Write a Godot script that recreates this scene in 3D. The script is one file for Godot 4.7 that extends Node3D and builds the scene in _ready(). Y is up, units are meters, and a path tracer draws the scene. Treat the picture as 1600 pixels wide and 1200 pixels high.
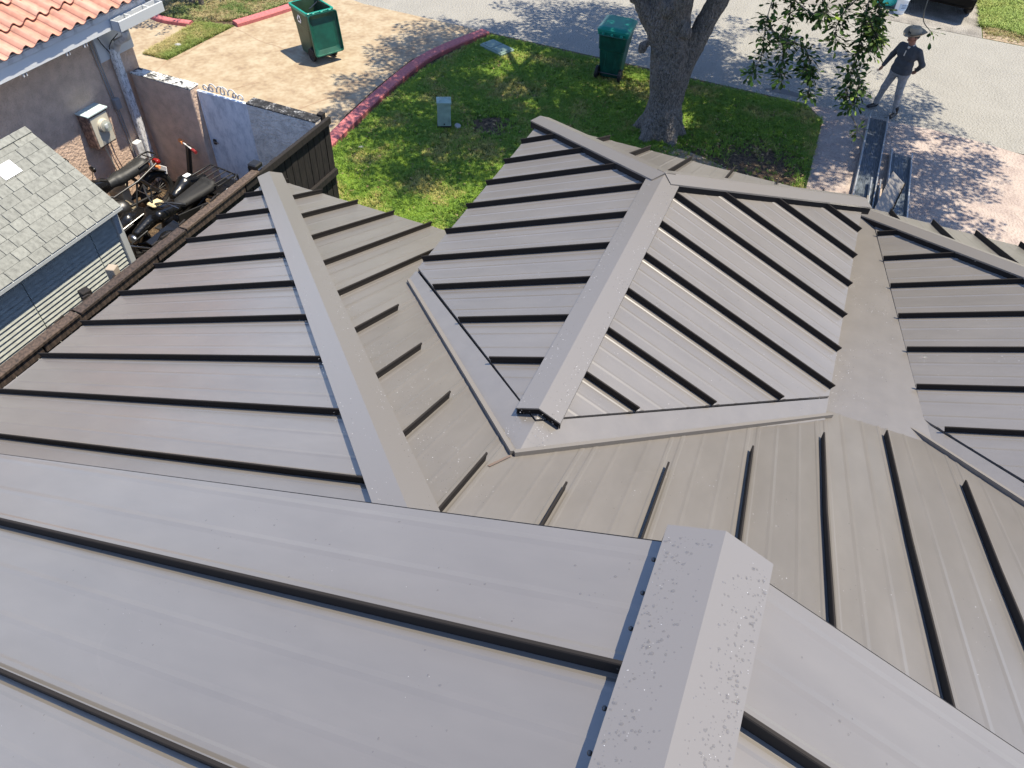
extends Node3D
# World: x = along the house front, y up, -z = towards the street. V(a, y, b) takes b metres towards the street.

var M := {}
var names := {}

class MB:
	var v := PackedVector3Array()
	var n := PackedVector3Array()
	var u := PackedVector2Array()
	var c := PackedColorArray()
	var ci := Color(1, 1, 1)
	var usec := false
	func tri(p: Vector3, q: Vector3, r: Vector3, hint: Vector3, up := Vector2.ZERO, uq := Vector2.ZERO, ur := Vector2.ZERO):
		var g := (q - p).cross(r - p)
		if g.length_squared() < 1e-16:
			return
		g = g.normalized()
		if g.dot(hint) < 0.0:
			g = -g
		tri3(p, q, r, g, g, g, up, uq, ur)
	func tri3(p: Vector3, q: Vector3, r: Vector3, np: Vector3, nq: Vector3, nr: Vector3, up := Vector2.ZERO, uq := Vector2.ZERO, ur := Vector2.ZERO):
		var g := (q - p).cross(r - p)
		if g.dot(np + nq + nr) > 0.0:
			v.append_array([p, r, q]); n.append_array([np, nr, nq]); u.append_array([up, ur, uq])
		else:
			v.append_array([p, q, r]); n.append_array([np, nq, nr]); u.append_array([up, uq, ur])
		if usec:
			c.append_array([ci, ci, ci])
	func quad(p: Vector3, q: Vector3, r: Vector3, s: Vector3, hint: Vector3, a := Vector2.ZERO, b := Vector2.ZERO, cc := Vector2.ZERO, d := Vector2.ZERO):
		tri(p, q, r, hint, a, b, cc)
		tri(p, r, s, hint, a, cc, d)
	func box(at: Vector3, size: Vector3, bs := Basis(), ch := 0.0):
		var h := size * 0.5
		var ax := [bs.x, bs.y, bs.z]
		var hh := [h.x, h.y, h.z]
		if ch > 0.0:
			ch = minf(ch, minf(h.x, minf(h.y, h.z)) * 0.9)
		for i in 3:
			var j := (i + 1) % 3
			var k := (i + 2) % 3
			for s in [-1.0, 1.0]:
				var f: Vector3 = at + ax[i] * hh[i] * s
				var ej: Vector3 = ax[j] * (hh[j] - ch)
				var ek: Vector3 = ax[k] * (hh[k] - ch)
				quad(f - ej - ek, f + ej - ek, f + ej + ek, f - ej + ek, ax[i] * s, Vector2(-hh[j], -hh[k]), Vector2(hh[j], -hh[k]), Vector2(hh[j], hh[k]), Vector2(-hh[j], hh[k]))
		if ch <= 0.0:
			return
		for i in 3:
			var j := (i + 1) % 3
			var k := (i + 2) % 3
			for s in [-1.0, 1.0]:
				for t in [-1.0, 1.0]:
					var e: Vector3 = ax[k] * (hh[k] - ch)
					var p: Vector3 = at + ax[i] * s * hh[i] + ax[j] * t * (hh[j] - ch)
					var q: Vector3 = at + ax[i] * s * (hh[i] - ch) + ax[j] * t * hh[j]
					quad(p - e, p + e, q + e, q - e, ax[i] * s + ax[j] * t)
		for s in [-1.0, 1.0]:
			for t in [-1.0, 1.0]:
				for w in [-1.0, 1.0]:
					var p: Vector3 = at + ax[0] * s * hh[0] + ax[1] * t * (hh[1] - ch) + ax[2] * w * (hh[2] - ch)
					var q: Vector3 = at + ax[0] * s * (hh[0] - ch) + ax[1] * t * hh[1] + ax[2] * w * (hh[2] - ch)
					var r: Vector3 = at + ax[0] * s * (hh[0] - ch) + ax[1] * t * (hh[1] - ch) + ax[2] * w * hh[2]
					tri(p, q, r, ax[0] * s + ax[1] * t + ax[2] * w)
	func tube(pts: Array, rad: Array, sides := 8, caps := true, wob := 0.0):
		var rings := []
		var nrm := []
		var prev := Vector3.ZERO
		var len := 0.0
		var ls := []
		for i in pts.size():
			var d: Vector3 = (pts[mini(i + 1, pts.size() - 1)] - pts[maxi(i - 1, 0)]).normalized()
			if i > 0:
				len += pts[i].distance_to(pts[i - 1])
			ls.append(len)
			var x := prev - d * prev.dot(d) if i > 0 else d.cross(Vector3.UP if absf(d.y) < 0.9 else Vector3.RIGHT)
			x = x.normalized(); prev = x
			var y := d.cross(x)
			var ring := []
			var nr := []
			for k in sides + 1:
				var t := TAU * k / sides
				var o := x * cos(t) + y * sin(t)
				var rr: float = rad[mini(i, rad.size() - 1)] * (1.0 + wob * sin(t * 3.0 + i * 1.7))
				ring.append(pts[i] + o * rr); nr.append(o)
			rings.append(ring); nrm.append(nr)
		for i in pts.size() - 1:
			for k in sides:
				var u0 := float(k) / sides
				var u1 := float(k + 1) / sides
				tri3(rings[i][k], rings[i][k + 1], rings[i + 1][k + 1], nrm[i][k], nrm[i][k + 1], nrm[i + 1][k + 1], Vector2(u0, ls[i]), Vector2(u1, ls[i]), Vector2(u1, ls[i + 1]))
				tri3(rings[i][k], rings[i + 1][k + 1], rings[i + 1][k], nrm[i][k], nrm[i + 1][k + 1], nrm[i + 1][k], Vector2(u0, ls[i]), Vector2(u1, ls[i + 1]), Vector2(u0, ls[i + 1]))
		if caps:
			for e in [0, pts.size() - 1]:
				var d2: Vector3 = pts[0] - pts[1] if e == 0 else pts[e] - pts[e - 1]
				for k in sides:
					tri(pts[e], rings[e][k], rings[e][k + 1], d2)
	func lathe(prof: Array, at: Vector3, bs := Basis(), sides := 16, sx := 1.0, sz := 1.0, from := 0.0, to := TAU):
		# prof: Vector2(radius, height); flat shading down the profile, smooth round it
		for i in prof.size() - 1:
			var p: Vector2 = prof[i]
			var q: Vector2 = prof[i + 1]
			var d := (q - p)
			if d.length() < 1e-6:
				continue
			var pn := Vector2(d.y, -d.x).normalized()
			for k in sides:
				var t0 := from + (to - from) * k / sides
				var t1 := from + (to - from) * (k + 1) / sides
				var f := func(r: float, y: float, t: float) -> Vector3: return at + bs * Vector3(r * cos(t) * sx, y, r * sin(t) * sz)
				var g := func(t: float) -> Vector3: return (bs * Vector3(pn.x * cos(t), pn.y, pn.x * sin(t))).normalized()
				if q.x > 1e-6:
					tri3(f.call(p.x, p.y, t0), f.call(q.x, q.y, t0), f.call(q.x, q.y, t1), g.call(t0), g.call(t0), g.call(t1))
				if p.x > 1e-6:
					tri3(f.call(p.x, p.y, t0), f.call(q.x, q.y, t1), f.call(p.x, p.y, t1), g.call(t0), g.call(t1), g.call(t1))
	func ball(at: Vector3, r: Vector3, bs := Basis(), sides := 12, rings := 8, y0 := -1.0, y1 := 1.0):
		var f := func(i: int, k: int) -> Vector3:
			var t := lerpf(asin(y0), asin(y1), float(i) / rings)
			var q := TAU * k / sides
			return Vector3(cos(t) * cos(q), sin(t), cos(t) * sin(q))
		for i in rings:
			for k in sides:
				var q := [f.call(i, k), f.call(i + 1, k), f.call(i + 1, k + 1), f.call(i, k + 1)]
				var p := []
				var m := []
				for e in q:
					p.append(at + bs * (e * r)); m.append((bs * (e / r)).normalized())
				if (p[1] - p[0]).cross(p[2] - p[0]).length_squared() > 1e-18:
					tri3(p[0], p[1], p[2], m[0], m[1], m[2])
				if (p[2] - p[0]).cross(p[3] - p[0]).length_squared() > 1e-18:
					tri3(p[0], p[2], p[3], m[0], m[2], m[3])
	func mesh() -> ArrayMesh:
		var a := []
		a.resize(Mesh.ARRAY_MAX)
		a[Mesh.ARRAY_VERTEX] = v; a[Mesh.ARRAY_NORMAL] = n; a[Mesh.ARRAY_TEX_UV] = u
		if usec:
			a[Mesh.ARRAY_COLOR] = c
		var m := ArrayMesh.new()
		if v.size() > 0:
			m.add_surface_from_arrays(Mesh.PRIMITIVE_TRIANGLES, a)
		return m

func V(a: float, y: float, b: float) -> Vector3:
	return Vector3(a, y, -b)

func obj(called: String, mb: MB, mat: Material, parent: Node = self) -> MeshInstance3D:
	return inst(called, mb.mesh(), mat, parent)

func inst(called: String, mesh: Mesh, mat: Material, parent: Node = self) -> MeshInstance3D:
	var o := MeshInstance3D.new()
	o.mesh = mesh
	o.material_override = mat
	o.name = numbered(called, parent)
	parent.add_child(o, true)
	return o

func numbered(called: String, parent: Node) -> String:
	var key := str(parent.get_instance_id()) + called
	names[key] = names.get(key, -1) + 1
	return called if names[key] == 0 else "%s_%03d" % [called, names[key]]

func thing(called: String, label: String, category: String, at := Vector3.ZERO, bs := Basis(), group := "") -> Node3D:
	var o := Node3D.new()
	o.name = numbered(called, self)
	add_child(o, true)
	o.transform = Transform3D(bs, at)
	tag(o, label, category, group)
	return o

func tag(o: Node, label: String, category: String, group := "", kind := "") -> Node:
	o.set_meta("label", label)
	o.set_meta("category", category)
	if group != "":
		o.set_meta("group", group)
	if kind != "":
		o.set_meta("kind", kind)
	return o

func struct(o: Node) -> Node:
	o.set_meta("kind", "structure")
	return o

func heading(a: float, b: float) -> Basis:          # a basis whose x points along (a, b)
	var x := Vector3(a, 0, -b).normalized()
	return Basis(x, Vector3.UP, x.cross(Vector3.UP))

func _ready():
	var cam := Camera3D.new()
	cam.name = "camera"
	add_child(cam)
	# right, up and backward axes of the photographer's phone
	var r := Vector3(0.91882722, 0.04727737, -0.39181805)
	var u := Vector3(-0.31837256, 0.67549709, -0.66508842)
	cam.transform = Transform3D(Basis(r, u, r.cross(u)).orthonormalized(), Vector3(0, 7.0734, 0))
	cam.fov = 55.017
	cam.near = 0.05
	cam.far = 400.0
	cam.current = true
	var env := Environment.new()
	env.background_mode = Environment.BG_SKY
	var sm := ProceduralSkyMaterial.new()
	sm.sky_top_color = Color(0.375, 0.48, 0.665)
	sm.sky_horizon_color = Color(0.74, 0.815, 0.91)
	sm.sky_curve = 0.13
	sm.ground_bottom_color = Color(0.35, 0.33, 0.30)
	sm.ground_horizon_color = Color(0.55, 0.56, 0.56)
	sm.energy_multiplier = SKY_E
	env.sky = Sky.new()
	env.sky.sky_material = sm
	env.ambient_light_source = Environment.AMBIENT_SOURCE_SKY
	env.tonemap_mode = Environment.TONE_MAPPER_LINEAR
	env.tonemap_exposure = EXPO
	env.sdfgi_enabled = true
	env.ssao_enabled = true
	env.ssil_enabled = true
	var we := WorldEnvironment.new()
	we.name = "environment"
	we.environment = env
	add_child(we)
	var sun := DirectionalLight3D.new()
	sun.name = "sun"
	sun.light_energy = SUN_E
	sun.light_color = Color(1.0, 0.955, 0.87)
	sun.light_angular_distance = 0.53
	sun.shadow_enabled = true
	var el := deg_to_rad(71.0)
	var az := deg_to_rad(66.0)                       # from the street direction towards +x
	var to_sun := V(cos(el) * sin(az), sin(el), cos(el) * cos(az))
	add_child(sun)
	sun.transform = Transform3D(Basis.looking_at(-to_sun, Vector3(0, 0, 1)), to_sun * 50.0)
	make_materials()
	build_ground()
	build_house()
	neighbour()
	tree()
	far_trees()
	yard_things()
	clutter()
	driveway_things()

const SUN_E := 1.5
const SKY_E := 1.5
const EXPO := 1.93

# ---------------------------------------------------------------- textures and materials
func field(size: int, freq: float, oct: int, seed: int, kind := FastNoiseLite.TYPE_SIMPLEX_SMOOTH) -> Image:
	var f := FastNoiseLite.new()
	f.seed = seed; f.frequency = freq; f.fractal_octaves = oct; f.noise_type = kind
	if oct <= 1:
		f.fractal_type = FastNoiseLite.FRACTAL_NONE
	if kind == FastNoiseLite.TYPE_CELLULAR:
		f.cellular_return_type = FastNoiseLite.RETURN_DISTANCE2_SUB
	return f.get_seamless_image(size, size)

func ramp_tex(size: int, layers: Array, cols: Array) -> ImageTexture:
	# layers: [freq, octaves, seed, weight]; the sum of the fields is looked up in the colours (sRGB)
	var im := Image.create(size, size, true, Image.FORMAT_RGB8)
	var fs := []
	var ws := 0.0
	for l in layers:
		var d := field(size, l[0], l[1], l[2], l[4] if l.size() > 4 else FastNoiseLite.TYPE_SIMPLEX_SMOOTH)
		d.convert(Image.FORMAT_L8)
		fs.append(d.get_data()); ws += l[3]
	var g := Gradient.new()
	g.offsets = PackedFloat32Array(); g.colors = PackedColorArray()
	for i in cols.size():
		g.add_point(float(i) / maxf(1, cols.size() - 1), cols[i])
	var lut := []
	for i in 256:
		lut.append(g.sample(clampf((i / 255.0 - 0.5) * 1.7 + 0.5, 0, 1)))
	var out := PackedByteArray()
	out.resize(size * size * 3)
	for i in size * size:
		var s := 0.0
		for k in fs.size():
			s += fs[k][i] * layers[k][3]
		var c: Color = lut[clampi(int(s / ws), 0, 255)]
		out[i * 3] = int(c.r * 255); out[i * 3 + 1] = int(c.g * 255); out[i * 3 + 2] = int(c.b * 255)
	im = Image.create_from_data(size, size, false, Image.FORMAT_RGB8, out)
	return ImageTexture.create_from_image(im)

func bump_tex(size: int, freq: float, oct: int, seed: int, strength := 4.0, kind := FastNoiseLite.TYPE_SIMPLEX_SMOOTH) -> ImageTexture:
	var im := field(size, freq, oct, seed, kind)
	im.convert(Image.FORMAT_RGBA8)
	im.bump_map_to_normal_map(strength)
	return ImageTexture.create_from_image(im)

func mat(lin: Color, rough := 0.6, metal := 0.0) -> StandardMaterial3D:      # linear base colour
	var m := StandardMaterial3D.new()
	m.albedo_color = lin.linear_to_srgb()
	m.roughness = rough
	m.metallic = metal
	return m

func world_tex(m: StandardMaterial3D, tex: Texture2D, scale: Vector3, nrm: Texture2D = null, nscale := 1.0) -> StandardMaterial3D:
	m.albedo_texture = tex
	m.uv1_triplanar = true
	m.uv1_world_triplanar = true
	m.uv1_scale = scale
	if nrm:
		m.normal_enabled = true
		m.normal_texture = nrm
		m.normal_scale = nscale
	return m

func grey(a: float) -> Color:
	return Color(a, a, a)

func make_materials():
	# painted sheet metal: streaks along the panel (u across, v along), a few thin scratches
	var n := 1024
	var fa := field(n, 0.012, 4, 11); fa.convert(Image.FORMAT_L8)
	var fb := field(n, 0.05, 3, 12); fb.convert(Image.FORMAT_L8)
	var da := fa.get_data()
	var db := fb.get_data()
	var out := PackedByteArray(); out.resize(n * n * 3)
	for y in n:
		for x in n:
			var s := (da[(y / 16) * n + x] - 128) * 0.030 + (db[y * n + x] - 128) * 0.02 + (da[x * n + (n - 1 - y)] - 128) * 0.05
			var k := clampi(int(232 + s), 0, 255)
			var o := (y * n + x) * 3
			out[o] = k; out[o + 1] = k; out[o + 2] = k
	var im := Image.create_from_data(n, n, false, Image.FORMAT_RGB8, out)
	var rng := RandomNumberGenerator.new(); rng.seed = 5
	for i in 34:
		var p := Vector2(rng.randf() * n, rng.randf() * n)
		var d := Vector2.from_angle(rng.randf() * TAU)
		var turn := rng.randf_range(-0.02, 0.02)
		var L := rng.randi_range(20, 130)
		var br := rng.randf_range(0.05, 0.40)
		for k in L:
			p += d; d = d.rotated(turn)
			var q := Vector2i(posmod(int(p.x), n), posmod(int(p.y), n))
			var e := sin(PI * k / L) * br
			im.set_pixelv(q, im.get_pixelv(q).lerp(Color(1, 1, 1), e))
	for i in 500:
		var q := Vector2i(rng.randi() % n, rng.randi() % n)
		im.set_pixelv(q, im.get_pixelv(q).lerp(Color(1, 1, 1), rng.randf_range(0.1, 0.6)))
	var metal_tex := ImageTexture.create_from_image(im)
	var can_tex := bump_tex(512, 0.006, 2, 17, 10.0)
	var rough_tex := ramp_tex(512, [[0.008, 4, 18, 1.0], [0.06, 3, 19, 0.5]], [grey(0.90), grey(0.97), grey(1.0)])
	M.metal = []
	for i in 3:
		var m := mat(ROOF * (1.0 + 0.035 * (i - 1)), 0.31)
		m.metallic_specular = 0.8
		m.albedo_texture = metal_tex
		m.normal_enabled = true; m.normal_texture = can_tex; m.normal_scale = 0.05
		m.roughness_texture = rough_tex
		m.uv1_scale = Vector3(0.41, 0.41, 1)
		m.uv1_offset = Vector3(0.37 * i, 0.21 * i, 0)
		M.metal.append(m)
	M.seam = mat(Color(0.022, 0.0195, 0.018), 0.7); M.seam.metallic_specular = 0.2  # same paint as the roof; shade of the seam sides put into the colour
	M.cap = mat(ROOF * 0.84, 0.30); M.cap.metallic_specular = 0.8
	M.dark_under = mat(grey(0.02), 0.8)
	M.drop = mat(ROOF * 0.9, 0.02); M.drop.transparency = BaseMaterial3D.TRANSPARENCY_ALPHA; M.drop.albedo_color.a = 0.25
	M.glint_bead = mat(Color(0.55, 0.55, 0.56), 0.05)  # small drops coloured white: the sun glint is put into the albedo
	var sb := bump_tex(512, 0.035, 5, 31, 9.0)
	M.stucco = world_tex(mat(Color(0.68, 0.50, 0.38), 0.92), ramp_tex(512, [[0.01, 4, 21, 1.0], [0.09, 2, 22, 0.5]], [grey(0.88), grey(0.95), grey(1.0)]), Vector3.ONE * 0.9, sb, 0.42)
	M.cream_stucco = world_tex(mat(Color(0.74, 0.68, 0.60), 0.92), ramp_tex(512, [[0.01, 4, 26, 1.0], [0.09, 2, 27, 0.7]], [grey(0.80), grey(0.94), grey(1.0)]), Vector3.ONE * 0.9, sb, 0.6)
	M.our_wall = world_tex(mat(Color(0.5, 0.48, 0.44), 0.92), ramp_tex(256, [[0.01, 4, 24, 1.0]], [grey(0.85), grey(1.0)]), Vector3.ONE * 0.7, sb, 1.2)
	var drip := ramp_tex(512, [[0.02, 4, 41, 1.0], [0.07, 3, 42, 0.8]], [Color(0.12, 0.13, 0.14), Color(0.3, 0.3, 0.3), Color(0.86, 0.86, 0.84), Color(0.95, 0.95, 0.93), Color(0.97, 0.97, 0.95)])
	M.coping = world_tex(mat(grey(0.75), 0.85), drip, Vector3.ONE * 0.45, sb, 0.4)
	M.coping_mottled = world_tex(mat(grey(0.62), 0.85), ramp_tex(512, [[0.02, 4, 47, 1.0], [0.08, 3, 48, 0.8]], [grey(0.05), grey(0.12), Color(0.3, 0.3, 0.3), Color(0.9, 0.9, 0.9)]), Vector3.ONE * 0.6, sb, 0.4)  # mostly black mottling with pale gaps
	M.gate = world_tex(mat(Color(0.80, 0.82, 0.84), 0.5), ramp_tex(512, [[0.012, 4, 51, 1.0], [0.05, 3, 52, 0.5]], [Color(0.82, 0.84, 0.86), Color(0.94, 0.95, 0.96), grey(1.0)]), Vector3(1.0, 0.5, 1.0))
	M.white = world_tex(mat(grey(0.62), 0.6), ramp_tex(256, [[0.02, 4, 55, 1.0]], [grey(0.8), grey(0.97), grey(1.0)]), Vector3.ONE * 1.2)
	M.fascia = mat(Color(0.60, 0.62, 0.63), 0.55)
	M.downpipe = world_tex(mat(grey(0.78), 0.6), ramp_tex(512, [[0.02, 4, 57, 1.0], [0.09, 3, 58, 0.9]], [grey(0.15), grey(0.75), grey(0.95), grey(0.98), grey(1.0)]), Vector3(2.5, 0.8, 2.5))
	M.tile = []
	for i in 4:
		var t: Color = [Color(0.50, 0.245, 0.17), Color(0.52, 0.265, 0.19), Color(0.49, 0.25, 0.18), Color(0.54, 0.295, 0.215)][i]
		M.tile.append(world_tex(mat(t, 0.8), ramp_tex(256, [[0.02, 4, 61 + i, 1.0]], [grey(0.86), grey(0.96), grey(1.0)]), Vector3.ONE * 1.5))
	M.tile_under = mat(Color(0.10, 0.05, 0.04), 0.9)
	# ground
	var ab := bump_tex(512, 0.12, 3, 71, 5.0)
	M.asphalt = world_tex(mat(Color(0.325, 0.315, 0.285), 0.9), ramp_tex(1024, [[0.4, 2, 72, 1.0], [0.12, 3, 70, 0.6], [0.004, 3, 73, 0.12]], [grey(0.62), grey(0.85), grey(0.93), grey(1.0)]), Vector3.ONE * 0.25, ab, 0.8)
	M.apron = world_tex(mat(Color(0.33, 0.31, 0.28), 0.9), ramp_tex(512, [[0.2, 2, 74, 1.0], [0.01, 4, 75, 0.8]], [grey(0.6), grey(0.85), grey(1.0)]), Vector3.ONE * 0.3, ab, 0.8)
	var stamp := bump_tex(1024, 0.014, 2, 76, 7.0, FastNoiseLite.TYPE_CELLULAR)
	M.peach = world_tex(mat(Color(0.365, 0.30, 0.205), 0.85), ramp_tex(1024, [[0.007, 4, 77, 1.0], [0.03, 4, 78, 0.8], [0.014, 2, 76, 0.25, FastNoiseLite.TYPE_CELLULAR]], [Color(0.80, 0.76, 0.74), Color(0.89, 0.86, 0.83), Color(0.95, 0.95, 0.95), Color(1.0, 1.0, 1.0)]), Vector3.ONE * 0.22, stamp, 0.22)
	M.pink = world_tex(mat(Color(0.375, 0.315, 0.275), 0.85), ramp_tex(1024, [[0.008, 4, 79, 1.0], [0.05, 4, 80, 0.7]], [Color(0.86, 0.84, 0.85), Color(0.94, 0.93, 0.93), grey(1.0)]), Vector3.ONE * 0.25, ab, 0.6)
	M.kerb = world_tex(mat(Color(0.50, 0.15, 0.15), 0.8), ramp_tex(512, [[0.03, 4, 81, 1.0], [0.12, 2, 82, 0.5]], [Color(0.80, 0.8, 0.8), Color(0.94, 0.94, 0.94), grey(1.0)]), Vector3.ONE * 0.8, ab, 0.5)
	M.soil = world_tex(mat(Color(0.16, 0.12, 0.085), 0.95), ramp_tex(1024, [[0.02, 4, 83, 1.0], [0.15, 3, 84, 0.9]], [Color(0.25, 0.22, 0.2), Color(0.6, 0.55, 0.5), Color(0.85, 0.8, 0.7), Color(1, 1, 0.95)]), Vector3.ONE * 0.5, ab, 1.5)
	M.sand = world_tex(mat(Color(0.45, 0.39, 0.30), 0.95), ramp_tex(512, [[0.02, 4, 85, 1.0], [0.2, 3, 86, 0.8]], [Color(0.5, 0.46, 0.42), Color(0.85, 0.8, 0.75), grey(1.0)]), Vector3.ONE * 0.6, ab, 1.5)
	M.turf = world_tex(mat(Color(0.12, 0.165, 0.035), 0.95), ramp_tex(1024, [[0.01, 4, 87, 1.0], [0.2, 3, 88, 1.0]], [Color(0.35, 0.4, 0.3), Color(0.75, 0.8, 0.6), Color(1, 1, 0.9)]), Vector3.ONE * 0.4, ab, 1.5)
	# wood, shed, plastics
	M.wood = []
	for i in 3:
		M.wood.append(world_tex(mat([Color(0.10, 0.068, 0.05), Color(0.07, 0.048, 0.038), Color(0.12, 0.083, 0.06)][i], 0.85), ramp_tex(256, [[0.03, 4, 91 + i, 1.0], [0.12, 2, 95, 0.6]], [grey(0.45), grey(0.8), grey(1.0)]), Vector3(3.0, 0.5, 3.0)))
	M.wood_dark = world_tex(mat(Color(0.016, 0.012, 0.010), 0.9), ramp_tex(256, [[0.03, 4, 96, 1.0]], [grey(0.5), grey(0.85), grey(1.0)]), Vector3(3.0, 0.5, 3.0))
	M.shingle = []
	for i in 4:
		var k: float = [0.92, 1.0, 1.08, 0.97][i]
		M.shingle.append(world_tex(mat(Color(0.225, 0.23, 0.205) * k, 0.8), ramp_tex(256, [[0.04, 3, 101 + i, 1.0], [0.2, 2, 107, 0.6]], [grey(0.72), grey(0.92), grey(1.0)]), Vector3.ONE * 1.6))
	M.siding = world_tex(mat(Color(0.47, 0.49, 0.44), 0.6), ramp_tex(256, [[0.03, 4, 109, 1.0]], [grey(0.86), grey(1.0)]), Vector3(1.0, 3.0, 1.0))
	M.siding_trim = mat(Color(0.42, 0.44, 0.43), 0.6)
	M.bin = world_tex(mat(Color(0.006, 0.085, 0.058), 0.42), ramp_tex(256, [[0.015, 4, 111, 1.0]], [grey(0.8), grey(1.0)]), Vector3.ONE)
	M.bin_olive = world_tex(mat(Color(0.035, 0.075, 0.045), 0.45), ramp_tex(256, [[0.015, 4, 112, 1.0]], [grey(0.8), grey(1.0)]), Vector3.ONE)
	M.bin_lid = mat(Color(0.012, 0.22, 0.165), 0.3)
	M.black = mat(grey(0.007), 0.5)
	M.rubber = mat(grey(0.008), 0.7)
	M.gloss_black = mat(grey(0.006), 0.25)
	M.seat = world_tex(mat(Color(0.028, 0.030, 0.031), 0.55), ramp_tex(256, [[0.03, 4, 113, 1.0]], [grey(0.75), grey(1.0)]), Vector3.ONE * 3.0)
	M.chrome = mat(grey(0.30), 0.3, 1.0)
	M.steel = mat(grey(0.10), 0.45, 0.9)
	M.galv = world_tex(mat(Color(0.20, 0.235, 0.27), 0.34, 0.45), ramp_tex(512, [[0.02, 4, 115, 1.0], [0.09, 3, 116, 0.5]], [grey(0.55), grey(0.9), grey(1.0)]), Vector3(5.0, 1.0, 0.5))
	M.zinc = mat(Color(0.50, 0.52, 0.53), 0.35, 0.6)
	M.bronze = mat(ROOF * 0.9, 0.45)
	M.pipe = mat(grey(0.30), 0.6)
	M.red = mat(Color(0.22, 0.012, 0.012), 0.3)
	M.orange = mat(Color(0.75, 0.28, 0.10), 0.5)
	M.tan = mat(Color(0.55, 0.45, 0.26), 0.6)
	M.paper = mat(grey(0.8), 0.8)
	M.meter = mat(Color(0.52, 0.49, 0.40), 0.5)
	M.rust = world_tex(mat(Color(0.34, 0.22, 0.17), 0.8), ramp_tex(256, [[0.03, 4, 117, 1.0]], [grey(0.6), grey(1.0)]), Vector3.ONE * 2.0)
	M.glass = mat(Color(0.35, 0.42, 0.40), 0.05); M.glass.transparency = BaseMaterial3D.TRANSPARENCY_ALPHA; M.glass.albedo_color.a = 0.35
	M.pedestal = world_tex(mat(Color(0.28, 0.40, 0.35), 0.5), ramp_tex(256, [[0.02, 4, 118, 1.0]], [grey(0.85), grey(1.0)]), Vector3.ONE)
	M.vault = mat(Color(0.16, 0.235, 0.205), 0.7)
	M.stone = world_tex(mat(grey(0.55), 0.9), ramp_tex(256, [[0.05, 4, 119, 1.0]], [grey(0.6), grey(1.0)]), Vector3.ONE * 4.0)
	M.teal = mat(Color(0.05, 0.55, 0.48), 0.6)
	M.bluegrey = mat(Color(0.13, 0.18, 0.22), 0.35)
	M.navy = mat(Color(0.01, 0.018, 0.04), 0.35)
	M.car = mat(grey(0.004), 0.15); M.car.metallic_specular = 0.25; M.car.roughness = 0.35
	# tree
	var bb := bump_tex(512, 0.03, 4, 121, 14.0)
	M.bark = world_tex(mat(Color(0.29, 0.26, 0.225), 0.95), ramp_tex(512, [[0.02, 4, 122, 1.0], [0.06, 4, 121, 1.2]], [grey(0.30), grey(0.6), grey(0.85), Color(1, 0.98, 0.95)]), Vector3(2.4, 0.75, 2.4), bb, 2.2)
	M.leaf = mat(Color(1, 1, 1), 0.5); M.leaf.vertex_color_use_as_albedo = true
	M.leaf.backlight_enabled = true; M.leaf.backlight = Color(0.10, 0.13, 0.03); M.leaf.roughness = 0.62; M.leaf.metallic_specular = 0.3
	M.leaf.cull_mode = BaseMaterial3D.CULL_DISABLED
	M.twig = mat(Color(0.11, 0.095, 0.065), 0.9)
	M.grass = mat(Color(1, 1, 1), 0.7); M.grass.vertex_color_use_as_albedo = true
	M.grass.backlight_enabled = true; M.grass.backlight = Color(0.2, 0.25, 0.05)
	M.grass.cull_mode = BaseMaterial3D.CULL_DISABLED
	# person
	M.skin = mat(Color(0.30, 0.14, 0.09), 0.6)
	M.shirt = world_tex(mat(Color(0.078, 0.086, 0.096), 0.9), ramp_tex(256, [[0.2, 2, 125, 1.0], [0.02, 3, 126, 0.6]], [grey(0.7), grey(1.0)]), Vector3.ONE * 2.0)
	M.trousers = world_tex(mat(Color(0.34, 0.34, 0.335), 0.9), ramp_tex(256, [[0.1, 3, 127, 1.0], [0.02, 3, 128, 0.8]], [grey(0.7), grey(1.0)]), Vector3.ONE * 2.0)
	M.straw = world_tex(mat(Color(0.52, 0.43, 0.31), 0.85), ramp_tex(256, [[0.3, 2, 129, 1.0]], [grey(0.75), grey(1.0)]), Vector3.ONE * 3.0)
	M.cream = mat(Color(0.62, 0.57, 0.48), 0.85)
	M.hair = mat(grey(0.012), 0.7)

const ROOF := Color(0.172, 0.158, 0.143)

# ---------------------------------------------------------------- the metal roof
const G := 2.8                                       # eaves above the ground
var house: Node3D

func roof_z(k: Vector3, a: float, b: float) -> float:
	return G + k.x + k.y * a + k.z * b

func roof_p(k: Vector3, p: Vector2, h := 0.0) -> Vector3:
	return V(p.x, roof_z(k, p.x, p.y) + h, p.y)

func clip(a: PackedVector2Array, b: PackedVector2Array) -> Array:
	return Geometry2D.intersect_polygons(a, b)

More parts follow.
